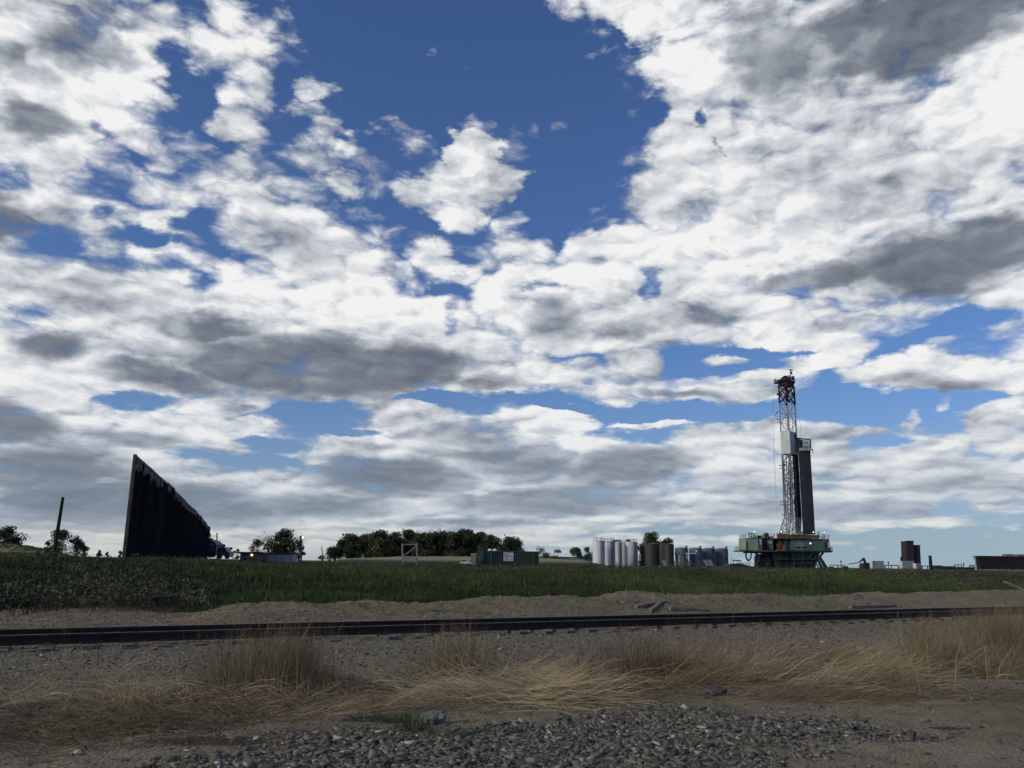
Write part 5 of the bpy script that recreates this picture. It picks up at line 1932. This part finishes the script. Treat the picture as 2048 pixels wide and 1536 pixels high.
# sheeted section
mb = MB()
z0_, z1_ = zc(908), zc(863.5)
mb.hexa([on_leg(l_, z0_) + o_ for l_, o_ in zip(LEGS, [Vector(v) for v in ((-.16, -.1, 0), (0, -.2, 0), (.18, .05, 0), (.1, .2, 0))])] + [on_leg(l_, z1_) + o_ for l_, o_ in zip(LEGS, [Vector(v) for v in ((-.16, -.1, 0), (0, -.2, 0), (.18, .05, 0), (.1, .2, 0))])])
mb.build('sheeted_section', K['white_tank'], rig)
# guide beams, ladders and lines inside the mast
mb = MB()
for tfr in (.32, .42, .60, .68, .78, .90):
    a = on_leg(F0, zc(1034)).lerp(on_leg(R0, zc(1034)), tfr)
    b_ = on_leg(F0, zc(908)).lerp(on_leg(R0, zc(908)), tfr)
    mb.bar(a + Vector((0, -.1, 0)), b_ + Vector((0, -.1, 0)), .17)
mb.build('guide_beam', K['dark_steel'], rig)
mb = MB()
for tfr in (.25, .6, .85):
    mb.bar(on_leg(L0, zc(1040)).lerp(on_leg(F0, zc(1040)), tfr) + Vector((0, .6, 0)), on_leg(L0, zc(910)).lerp(on_leg(F0, zc(910)), tfr) + Vector((0, .6, 0)), .09)
for tfr in (.35, .7):
    mb.bar(on_leg(L0, zc(863)).lerp(on_leg(F0, zc(863)), tfr) + Vector((0, .4, 0)), on_leg(L0, zc(770)).lerp(on_leg(F0, zc(770)), tfr) + Vector((0, .4, 0)), .07)
mb.bar(on_leg(F0, zc(863)).lerp(on_leg(R0, zc(863)), .5), on_leg(F0, zc(770)).lerp(on_leg(R0, zc(770)), .5), .09)
mb.build('hoist_line', K['grey'], rig)
# ladder up the left leg with its short stub arms
for (py_, l_, dz_, mt) in ((774, 7, 0, 'dark_steel'), (839, 7, 0, 'grey'), (845, 6, 0, 'grey'), (931, 7, 0, 'dark_steel'), (937, 6, 0, 'dark_steel'), (1003, 7.5, 0, 'dark_steel'), (1010, 7, 0, 'dark_steel'), (1030, 6, 0, 'dark_steel')):
    q = on_leg(L0, zc(py_))
    mb = MB()
    mb.bar(q, q + Vector((-l_ * Y / FOCAL_PX, -.2, .05)), .14)
    mb.bar(q + Vector((-l_ * Y / FOCAL_PX, -.2, 0)), q + Vector((-l_ * Y / FOCAL_PX, -.2, .3)), .10)
    mb.build('stub_arm', K[mt], rig)
q = on_leg(L0, zc(788))
mb = MB()
mb.hexa([q + Vector(v) for v in ((-.75, -.2, -.02), (.2, -.2, -.55), (.2, .2, -.55), (-.75, .2, -.02), (-.75, -.2, .02), (.2, -.2, .55), (.2, .2, .55), (-.75, .2, .02))])
mb.build('sheave_bracket', K['maroon'], rig)
mb = MB()
mb.bar(on_leg(L0, zc(822)) + Vector((-.45, 0, 0)), on_leg(L0, zc(832)) + Vector((-1.35, 0, 0)), .13)
mb.build('hanging_bracket', K['dark_steel'], rig)
# crown block and its platform
mb = MB()
c = [on_leg(l_, zc(769)) for l_ in LEGS]
t_ = [on_leg(l_, zc(761)) for l_ in LEGS]
cm, tm = sum(c, Vector()) / 4, sum(t_, Vector()) / 4
mb.hexa([cm + (p - cm) * .85 + Vector((0, 0, -.25)) for p in c] + [tm + (p - tm) * 1.18 for p in t_])
mb.build('crown_block', K['maroon'], rig)
mb = MB()
mb.hexa([tm + (p - tm) * 1.25 + Vector((0, 0, .01)) for p in t_] + [tm + (p - tm) * 1.25 + Vector((0, 0, .22)) for p in t_])
q = on_leg(L0, zc(763))
mb.box(q.x - .95, q.x + .4, q.y - .7, q.y + .9, q.z - .4, q.z - .15)
mb.build('crown_platform', K['dark_steel'], rig)
mb = MB()
mb.tube(tm + Vector((-.4, -1.0, .6)), tm + Vector((-.4, 1.0, .6)), .75, .75, 16)
mb.hexa([tm + Vector(v) for v in ((-1.5, -.9, .22), (.9, -.9, .22), (.9, .9, .22), (-1.5, .9, .22), (-.8, -.7, 1.25), (.2, -.7, 1.25), (.2, .7, 1.25), (-.8, .7, 1.25))])
mb.build('crown_sheave', K['maroon'], rig)
railing('crown_railing', [q + Vector((-.9, -.6, -.15)), q + Vector((-.9, .8, -.15)), q + Vector((.4, .8, -.1))], .75, rig, K['dark_steel'], r=.05, gap=.6)
rr_ = on_leg(R0, zc(761))
ff_ = on_leg(F0, zc(761))
railing('crown_railing', [ff_ + Vector((.2, -.3, .2)), rr_ + Vector((.25, -.1, .2))], .8, rig, K['dark_steel'], r=.06, gap=.6)
mb = MB()
a = P(1586, 760, 2)
mb.bar(a, P(1586, 737, 2), .16)
mb.bar(P(1584.2, 736, 2), P(1591, 736.5, 2), .26)
mb.bar(P(1586, 742, 2) + Vector((.3, 0, .3)), P(1586, 742, 2) + Vector((.3, 0, -.3)), .3)
bx(mb, 1585, 1588.6, 752, 759, Y + 1.8, .5)
mb.build('beacon_mast', K['dark_steel'], rig)
# lines at the right of the mast with two hung counterweights
mb = MB()
pts = [P(*q, 2.5) for q in ((1588, 738), (1593, 760), (1595.5, 782), (1600, 805), (1604, 830), (1608, 850), (1611, 872))]
mb.path(pts, .022, 4)
mb.path([P(*q, 2.5) for q in ((1552, 770), (1551, 800), (1552, 850), (1554, 900), (1557, 960), (1560, 1030))], .02, 4)
mb.path([P(*q, 2.5) for q in ((1553, 790), (1554, 850), (1556, 920), (1560, 1000))], .016, 4)
mb.build('guy_line', K['grey'], rig)
for a, b_ in (((1592.8, 757), (1594.2, 764)), ((1595.2, 778), (1596.8, 785))):
    mb = MB()
    mb.bar(P(*a, 2.4), P(*b_, 2.4), .24)
    mb.build('hung_sheave', K['navy'], rig)
# service lines and hoses that fill the lower mast
mb = MB()
for i, (p, q, f_) in enumerate(((0, 1, .15), (0, 1, .45), (0, 1, .72), (0, 3, .5), (1, 2, .2), (3, 2, .4), (3, 2, .7), (0, 3, .25))):
    lo_, hi_ = zc(1066), zc(910 + 9 * (i % 3))
    A = on_leg(LEGS[p], lo_).lerp(on_leg(LEGS[q], lo_), f_)
    B = on_leg(LEGS[p], hi_).lerp(on_leg(LEGS[q], hi_), f_)
    mb.path([A, A.lerp(B, .35) + Vector((.18 * (-1) ** i, .1, 0)), A.lerp(B, .7) + Vector((-.12 * (-1) ** i, .1, 0)), B], .08, 5)
for j in range(7):
    z_ = zc(1050 - j * 20)
    mb.bar(on_leg(L0, z_) + Vector((.2, .3, 0)), on_leg(R0, z_) + Vector((-.2, .3, .8)), .09)
mb.build('service_line', K['dark_steel'], rig)
# splayed A-frame at the foot
ft = [(1558.5, 1070, .6), (1578, 1070, -1.2), (1606, 1071, 2.2), (1588, 1070, 4.2)]
heads = [on_leg(l_, zc(1034)) for l_ in LEGS]
for hd_, (fx, fy, dy_) in zip(heads, ft):
    mb = MB()
    f_ = P(fx, fy, dy_)
    mb.bar(hd_ + Vector((0, 0, .1)), f_, .30)
    mb.build('a_frame_leg', K['white_tank'], rig)
mb = MB()
F_ = [P(*q) for q in ft]
for i in range(3):
    t0_, t1_ = i / 3, (i + 1) / 3
    for p, q in ((0, 1), (1, 2), (2, 3), (3, 0)):
        A = lambda j, t: heads[j].lerp(F_[j], t)
        mb.bar(A(p, t1_), A(q, t0_), .12)
        if i:
            mb.bar(A(p, t0_), A(q, t0_), .12)
mb.bar(P(1567, 1036, -.3), P(1590, 1033, -.3), .4)
mb.bar(P(1569, 1046, -.3), P(1562, 1070, -.3), .16)
mb.bar(P(1584, 1036, -.4), P(1574, 1070, -.4), .22)
mb.bar(P(1580, 1036, -.4), P(1594, 1070, -.4), .16)
mb.build('a_frame_bracing', K['light_grey'], rig)
mb = MB()
bx(mb, 1581, 1586, 1055, 1062, Y + .6, .8)
mb.tube(P(1583.5, 1067, .9), P(1583.5, 910, .9), .15)
mb.build('top_drive', K['dark_steel'], rig)
# slim ladder tower between mast and pipes
mb = MB()
for i in range(28):
    a_, b_ = 908 + i * 5.6, 908 + (i + 1) * 5.6
    xl = lambda py: 1594 + (py - 908) * .060
    xr = lambda py: 1597.5 + (py - 908) * .068
    mb.bar(P(xl(a_), a_, 2.4), P(xl(b_), b_, 2.4), .12)
    mb.bar(P(xr(a_), a_, 2.4), P(xr(b_), b_, 2.4), .12)
    mb.bar(P(xl(a_), a_, 2.4), P(xr(b_), b_, 2.4), .07)
mb.build('ladder_tower', K['light_grey'], rig)
mb = MB()
for f_, dd_ in ((.0, .4), (.28, .9), (.5, .3), (.78, 1.2), (1.0, .6)):
    mb.bar(P(1593 + 5.5 * f_, 908, 2.2 + dd_), P(1602.5 + 7.5 * f_, 1069, 2.2 + dd_), .20)
mb.build('guide_beam', K['dark_steel'], rig)
# racking board cabin with its number
mb = MB()
bx(mb, 1602.5, 1622.5, 877.5, 896, Y + .8, 3)
cb = mb.build('racking_cabin', paint('pale grey blue sheet', (.55, .57, .58), .5, var=.06), rig)
mb = MB()
bx(mb, 1600, 1622.5, 896.3, 901.2, Y + .6, 3.3)
mb.build('racking_board', K['light_grey'], rig)
mb = MB()
bx(mb, 1599.8, 1605, 880, 895.5, Y + .7, .09)
mb.build('door', K['dark_steel'], cb)
mb = MB()
bx(mb, 1596, 1602.4, 875.5, 896.5, Y + 2, 1.2)
mb.build('cabin_frame', K['grey'], cb)
mb = MB()
mb.bar(P(1596, 875, .8), P(1622.8, 878, .8), .16)
mb.bar(P(1622.8, 878, .75), P(1622.8, 897, .75), .14)
mb.build('roof_edge', K['dark_steel'], cb)
w_ = Y / FOCAL_PX
text_part('letter_mark', 'H', 6.6 * w_ * 1.35, P(1614.2, 884.8, .78), cb, K['ink'], .02)
text_part('number', '400', 6.0 * w_ * 1.35, P(1615.2, 893.2, .78), cb, K['ink'], .02)
mb = MB()
mb.bar(P(1622, 897.5, 1), P(1629, 898.5, 1), .20)
mb.bar(P(1628, 896.3, 1), P(1628, 904, 1), .12)
mb.build('boom', K['dark_steel'], rig)
mb = MB()
mb.bar(P(1595.5, 864, 2), P(1597, 876, 2), .3)
mb.build('cable_anchor', K['ink'], rig)

# racked drill pipe
first = None
k_ = 0
for row in range(2):
    for i in range(24):
        f_ = (i + .5) / 24
        a = at(1596.5 + 24.2 * f_, 902, Y + 1.0 + row * .5)
        b_ = at(1606.0 + 24.6 * f_, 1069, Y + 1.0 + row * .5)
        if first is None:
            mb = MB()
            mb.tube((0, 0, 0), (0, 0, 1), .062, .062, 8)
            me = bpy.data.meshes.new('drill_pipe')
            me.from_pydata([tuple(v) for v in mb.v], [], mb.f)
            me.materials.append(K['pipe_grey'])
            first = o = bpy.data.objects.new('drill_pipe', me)
        else:
            o = first.copy()
        col.objects.link(o)
        d_ = a - b_
        o.location = b_
        o.rotation_euler = d_.to_track_quat('Z', 'Y').to_euler()
        o.scale = (1, 1, d_.length)
        tag(o, 'dark grey stand of drill pipe racked upright right of the rig mast', 'drill pipe', 'drill pipe stands racked beside the mast')

# ---------------------------------------------------------------- right of the rig
Y = 150.0
mc = thing('loading_arm_machine', V3(1738, 1135, Y), 'dark machine with a long jib arm sticking out left, beside the white crates', 'machine')
mb = MB()
mb.bar(V3(1697, 1128.3, Y), V3(1721, 1124.2, Y), .14)
mb.bar(V3(1719, 1124.5, Y), V3(1725, 1118, Y), .2)
mb.build('arm', K['dark_steel'], mc)
mb = MB()
mb.ball(V3(1727, 1119, Y), .32)
mb.bar(V3(1728, 1119, Y), V3(1731, 1127, Y), .32)
mb.build('arm_head', K['dark_steel'], mc)
mb = MB()
zz = at(1736, 1140, Y).z
mb.prism([(at(q, 1130, Y).x, max(at(q, yy, Y).z, zz)) for q, yy in ((1727, 1140), (1728, 1129), (1732, 1126), (1738, 1125.5), (1743, 1127.5), (1746, 1131), (1746, 1140))][::-1], Y, Y + 2)
mb.build('engine_body', K['dark_steel'], mc)


def crate(px0, px1, py0, py1, Y, label):
    c = thing('caged_tank', V3((px0 + px1) / 2, py1, Y), label, 'liquid tote', 'white caged liquid totes')
    x0, x1 = at(px0, py1, Y).x, at(px1, py1, Y).x
    z0, z1 = at(px0, py1, Y).z, at(px0, py0, Y).z
    d_ = 1.3
    mb = MB()
    mb.box(x0 + .06, x1 - .06, Y + .06, Y + d_ - .06, z0 + .12, z1 - .04)
    mb.build('bottle', K['white_tank'], c)
    mb = MB()
    nn = max(3, round((x1 - x0) / .32))
    for i in range(nn + 1):
        xx = x0 + (x1 - x0) * i / nn
        mb.bar((xx, Y, z0), (xx, Y, z1), .05)
    for i in range(5):
        zz_ = z0 + .05 + (z1 - z0 - .08) * i / 4
        mb.bar((x0, Y - .03, zz_), (x1, Y - .03, zz_), .05)
    mb.build('cage', K['grey'], c)
    mb = MB()
    mb.box(x0, x1, Y + .05, Y + d_, z0 - .12, z0 + .10)
    mb.build('pallet', K['wood'], c)


crate(1746, 1769, 1121.5, 1137, 140, 'white caged tote between the dark jib machine and the low pipe rail')
crate(1806, 1829, 1121.5, 1138, 135, 'larger white caged tote in front of the plum steel towers')
crate(1833, 1843, 1126, 1138, 133, 'small pale tote at the right foot of the plum steel towers')


def tower(px0, px1, py0, py1, Y, d_, matA, label, lean=0):
    c = thing('steel_hopper_tower', V3((px0 + px1) / 2, py1, Y), label, 'tower', 'plum steel towers')
    a, b_ = V3(px0, py0, Y), V3(px1, py0 + .5, Y)
    e, f_ = V3(px0 + lean, py1, Y), V3(px1 + lean, py1, Y)
    D3 = Vector((0, d_, 0))
    mb = MB()
    mb.hexa([e, f_, f_ + D3, e + D3, a, b_, b_ + D3, a + D3])
    bdy = mb.build('tower_body', matA, c)
    mb = MB()
    for i in range(9):
        t_ = (i + .5) / 9
        mb.bar(a.lerp(e, t_) + Vector((0, -.03, 0)), b_.lerp(f_, t_) + Vector((0, -.03, 0)), .05, .08)
    mb.build('stiffener', K['brick_darker'], c)
    mb = MB()
    mb.bar(a + Vector((-.05, -.05, 0)), b_ + Vector((.05, -.05, 0)), .16)
    mb.build('rim', K['dark_steel'], c)


tower(1812.5, 1827, 1082, 1137, 160, 2.2, K['brick_dark'], 'taller plum coloured steel tower, left one of the joined pair', 1.5)
tower(1827.3, 1840, 1090.5, 1137, 160.5, 2.4, K['brick_darker'], 'shorter blackish steel tower, right one of the joined pair', 2.5)


def ground_rail(px0, px1, py, Y, label, gate=False):
    c = thing('pipe_rail', V3((px0 + px1) / 2, py, Y), label, 'rail', 'low pipe rails on the pad')
    mb = MB()
    mb.bar(V3(px0, py, Y), V3(px1, py + .3, Y), .14)
    mb.build('top_bar', K['dark_steel'], c)
    for q in (px0, (px0 + px1) / 2, px1):
        mb = MB()
        a = V3(q, py, Y)
        mb.bar(a, Vector((a.x, a.y, Hs(a.x, a.y) - .1)), .12)
        mb.build('post', K['dark_steel'], c)


ground_rail(1660, 1690, 1130.2, 160, 'low dark pipe rail just right of the rig stairway')
ground_rail(1770, 1796, 1130.5, 145, 'low dark pipe rail right of the first white tote')
ground_rail(1799, 1806, 1132, 148, 'short dark pipe rail left of the larger white tote')
ground_rail(1844, 1866, 1132, 145, 'low dark pipe rail between the towers and the thick post')
ground_rail(1909, 1923, 1129.5, 150, 'small dark hurdle in the gap before the stacked bars')
ground_rail(1939, 1947, 1130.5, 150, 'tiny dark hurdle beside the stack of bars')
for i, (q0, q1, py0, nm) in enumerate(((1871, 1885, 1131.5, 'dark low box right of the thick post'), (1886, 1912, 1133, 'flat dark skid lying right of the low box'), (1660, 1668, 1134, 'small dark box at the foot of the rig stairway'), (1690, 1697, 1133, 'small dark box left of the jib machine'), (1912, 1950, 1135, 'long flat dark beam on the ground left of the stacked bars'))):
    c = thing('equipment_skid', V3((q0 + q1) / 2, 1138, 150), nm, 'skid')
    mb = MB()
    bx(mb, q0, q1, py0, 1139, 150, 1.5)
    mb.build('skid_body', K['dark_steel'], c)
    mb = MB()
    bx(mb, q0 + 1, q1 - 1, py0 - .8, py0 - .05, 150.2, .8)
    mb.build('lid', K['rust'], c)
for q, h_, nm in ((1682, 1123, 'hairline dark rod right of the rig'), (1777, 1125, 'thin dark rod with a knob right of the first tote'), (1927, 1128, 'hairline rod in the gap before the stacked bars')):
    c = thing('marker_rod', V3(q, 1137, 150), nm, 'rod')
    mb = MB()
    mb.tube(V3(q, 1138, 150), V3(q, h_, 150), .06)
    mb.build('rod', K['dark_steel'], c)
    mb = MB()
    mb.ball(V3(q, h_, 150), .16)
    mb.build('knob', K['dark_steel'], c)

# stack of long bars at the right edge
Y = 112.0
sk = thing('stacked_bars', V3(2000, 1138, Y), 'long stack of dark steel bars in layers against a leaning post at the right edge', 'stack')
for i in range(11):
    p0 = 1112.6 + i * 2.42
    mb = MB()
    ind = 2.2 + 3.5 * math.sin(math.pi * min(1, i / 9)) + random.uniform(-.6, .6)
    a, b_ = V3(1953 + ind + i * .35, p0, Y), V3(2110, p0 + 1.0, Y)
    mb.bar(a + Vector((0, .6, 0)), b_ + Vector((0, .6, 0)), 1.3, .085)
    mb.build('bar_layer', K['brick_dark' if i in (2, 3) else ('dark_steel' if i % 2 else 'brown_steel')], sk)
mb = MB()
bx(mb, 1964, 2110, 1112.5, 1140, Y + .25, 1.2)
mb.build('inner_stack', K['dark_steel'], sk)
mb = MB()
mb.bar(V3(1951.5, 1111.5, Y), V3(1955.5, 1140, Y), .13)
mb.build('leaning_post', K['dark_steel'], sk)
for a, b_, c_, nm in ((2013, 2028, 1108.5, 'flat dark bundle lying on top of the stacked bars'), (2037, 2060, 1109, 'second flat bundle on the stacked bars, cut by the right edge')):
    o = thing('bundle', V3((a + b_) / 2, 1112, Y), nm, 'bundle', 'bundles on the stack')
    mb = MB()
    bx(mb, a, b_, c_ + .9, 1112.6, Y + .2, 1.0)
    mb.build('bundle_body', K['grey'], o)
    mb = MB()
    bx(mb, a - .3, b_ + .3, c_, c_ + .85, Y + .15, 1.1)
    mb.build('lid', K['dark_steel'], o)

# ---------------------------------------------------------------- trees
leaf = blade_mat('tree leaves', [(0.0, (0.028, 0.042, 0.022)), (0.5, (0.060, 0.080, 0.036)), (1.0, (0.11, 0.125, 0.06))])
leaf_pale = blade_mat('willow leaves', [(0.0, (0.05, 0.06, 0.04)), (0.5, (0.10, 0.11, 0.075)), (1.0, (0.12, 0.13, 0.09))])
bark = paint('bark', (0.045, 0.038, 0.030), .95, var=.3, scale=2)


def tree(px0, px1, pyt, pyb, Y, label, group, pale=False, sparse=1.0, lobes=9, squat=0.0):
    c = V3((px0 + px1) / 2, pyb, Y)
    gz = Hs(c.x, c.y)
    c.z = min(c.z, gz + .2)
    zt = at((px0 + px1) / 2, pyt, Y).z
    Wd, h = at(px1, pyb, Y).x - at(px0, pyb, Y).x, zt - c.z
    o = thing('leafy_tree', c, label, 'tree', group)
    rn = random.Random(int(px0 * 7 + pyt))
    trunk = MB()
    th = h * rn.uniform(.16, .24)
    tr = max(.12, h * .028)
    trunk.tube(c + Vector((0, 0, -.3)), c + Vector((0, 0, th)), tr, tr * .7, 8)
    centres = []
    for i in range(lobes):
        a = rn.uniform(0, 2 * math.pi)
        lv = rn.uniform(.16, .92)
        rad_ = Wd * .5 * (1 - max(0, lv - .5) * 1.25) * rn.uniform(.25, .78)
        q = c + Vector((math.cos(a) * rad_, math.sin(a) * rad_ * .8, h * lv))
        rr_ = rn.uniform(.17, .29) * min(Wd * 1.1, h) * (1.15 - .35 * lv)
        q.x = min(max(q.x, c.x - Wd / 2 + rr_ * .8), c.x + Wd / 2 - rr_ * .8)
        q.z = min(q.z, zt - rr_ * .75)
        centres.append((q, rr_))
        m_ = c + Vector((0, 0, th * rn.uniform(.7, 1)))
        mid = m_.lerp(q, .55) + Vector((0, 0, -h * .03))
        trunk.tube(m_, mid, tr * .5, tr * .32, 5)
        trunk.tube(mid, q, tr * .32, tr * .1, 5)
    centres.append((Vector((c.x + rn.uniform(-.1, .1) * Wd, c.y, zt - .17 * h)), .19 * min(Wd, h)))
    trunk.build('trunk', bark, o)
    pts, sz, tn = [], [], []
    for q, rr_ in centres:
        m_ = int(260 * sparse)
        d_ = rng.normal(0, 1, (m_, 3))
        d_ /= np.linalg.norm(d_, axis=1)[:, None]
        rad_ = rr_ * rng.random(m_)[:, None] ** .45
        p_ = np.array(q[:]) + d_ * rad_ * np.array([1.05, 1.0, .85])
        # small sprigs thrown beyond the lobes
        ex = rng.random(m_) < .10
        p_[ex] += rng.normal(0, rr_ * .30, (ex.sum(), 3))
        pts.append(p_)
        tn.append(np.full(m_, rn.uniform(.1, .8)) + rng.normal(0, .1, m_))
    p_ = np.concatenate(pts)
    tn = np.clip(np.concatenate(tn), 0, 1)
    m_ = len(p_)
    ls = max(.10, .016 * h + .05) * (Y / 200) ** .3
    d1, d2 = rng.normal(0, ls, (m_, 3)), rng.normal(0, ls, (m_, 3))
    V_ = np.stack([p_ - d1 * .5, p_ + d2, p_ + d1 * .5, p_ - d2], 1).reshape(-1, 3) - np.array(c[:])
    F_ = np.arange(4 * m_).reshape(-1, 4)
    cr = np_mesh('crown', V_, F_, leaf_pale if pale else leaf, {'tone': np.repeat(tn, 4)})
    cr.parent = o
    return o


gr = 'long row of dark trees behind the tan field'
row = [(655, 700, 1078, 'leftmost, low sprawling tree of the long dark row'), (686, 722, 1066, 'rounded tree second from the left end of the long row'), (712, 750, 1069, 'dense tree in the row left of the timber frame'),
       (738, 772, 1061, 'peaked tree in the row, above the tan field left of the timber frame'), (764, 800, 1063, 'tree of the row just left of the timber frame'), (790, 836, 1060, 'tallest dark tree right behind the timber frame'),
       (826, 860, 1064, 'tree of the row just right of the timber frame'), (850, 884, 1061, 'bushy tree in the middle right of the long row'), (876, 906, 1062, 'narrow tree in the row left of the twin peaked tree'),
       (898, 930, 1064, 'low gap tree left of the twin peaked tree'), (914, 948, 1058, 'twin peaked tree, highest right of the middle of the row'), (938, 972, 1064, 'tree of the row above the container doors'),
       (964, 1002, 1069, 'tree of the row above the white domes'), (990, 1046, 1072, 'wide spreading tree at the right end of the long row')]
for i, (a, b_, t_, nm) in enumerate(row):
    tree(a - 8, b_ + 8, t_, 1122, 255 + (i % 3) * 7, nm, gr, lobes=20, sparse=1.25)
gs = 'scattered trees on the horizon'
tree(-30, 52, 1052, 1096, 150, 'broad dark tree on the low hill at the far left', gs, lobes=16)
tree(92, 143, 1059, 1110, 165, 'round open tree right behind the leaning pole', gs, pale=True, lobes=13, sparse=.7)
tree(132, 168, 1069, 1112, 168, 'rounded tree right of the leaning pole, left of the black wall', gs, pale=True, lobes=9, sparse=.7)
tree(84, 104, 1082, 1108, 170, 'low bush left of the leaning pole', gs, lobes=5)
tree(150, 180, 1090, 1112, 172, 'low shrub at the right foot of the open trees', gs, lobes=5)
tree(190, 206, 1100, 1114, 190, 'tiny shrub alone midway between trees and black wall', gs, lobes=4, sparse=.4)
tree(206, 222, 1104, 1114, 190, 'tiniest shrub left of the black wall', gs, lobes=3, sparse=.3)
tree(232, 248, 1102, 1114, 190, 'small shrub touching the left edge of the black wall', gs, lobes=4, sparse=.4)
tree(490, 532, 1076, 1118, 190, 'pale willow left of the big tree behind the trailers', gs, pale=True, lobes=9, sparse=.6)
tree(522, 606, 1057, 1122, 180, 'big dark round tree behind the pale blue trailer', gs, lobes=20, sparse=1.1)
tree(590, 612, 1092, 1124, 176, 'bushy low tree beside the lamp mast', gs, lobes=6)
tree(425, 450, 1080, 1112, 200, 'small green tree behind the silver car', gs, pale=True, lobes=6, sparse=.6)
tree(466, 482, 1096, 1116, 200, 'little bush left of the grey green trailer', gs, pale=True, lobes=4, sparse=.4)
tree(632, 656, 1110, 1124, 220, 'low bush at the foot of the leaning stake', gs, lobes=4, sparse=.5)
tree(1066, 1100, 1094, 1122, 300, 'thin pale tree right of the green container', gs, pale=True, lobes=7, sparse=.45)
tree(1094, 1132, 1097, 1122, 300, 'second thin pale tree behind the long shed', gs, pale=True, lobes=7, sparse=.45)
tree(1137, 1164, 1093, 1124, 260, 'dark round tree left of the white tanks', gs, lobes=8)
tree(1156, 1188, 1092, 1124, 262, 'dark round tree touching the leftmost white tank', gs, lobes=8)
tree(1222, 1252, 1075, 1124, 260, 'thin treetop showing over the white tanks', gs, lobes=8, sparse=.6)
tree(1248, 1278, 1078, 1124, 262, 'treetop over the right end of the white tanks', gs, lobes=6, sparse=.6)
tree(1277, 1330, 1064, 1126, 255, 'large dark treetop above the brown tanks', gs, lobes=14)
tree(1318, 1350, 1076, 1126, 257, 'lower dark treetop at the right end of the brown tanks', gs, lobes=8)
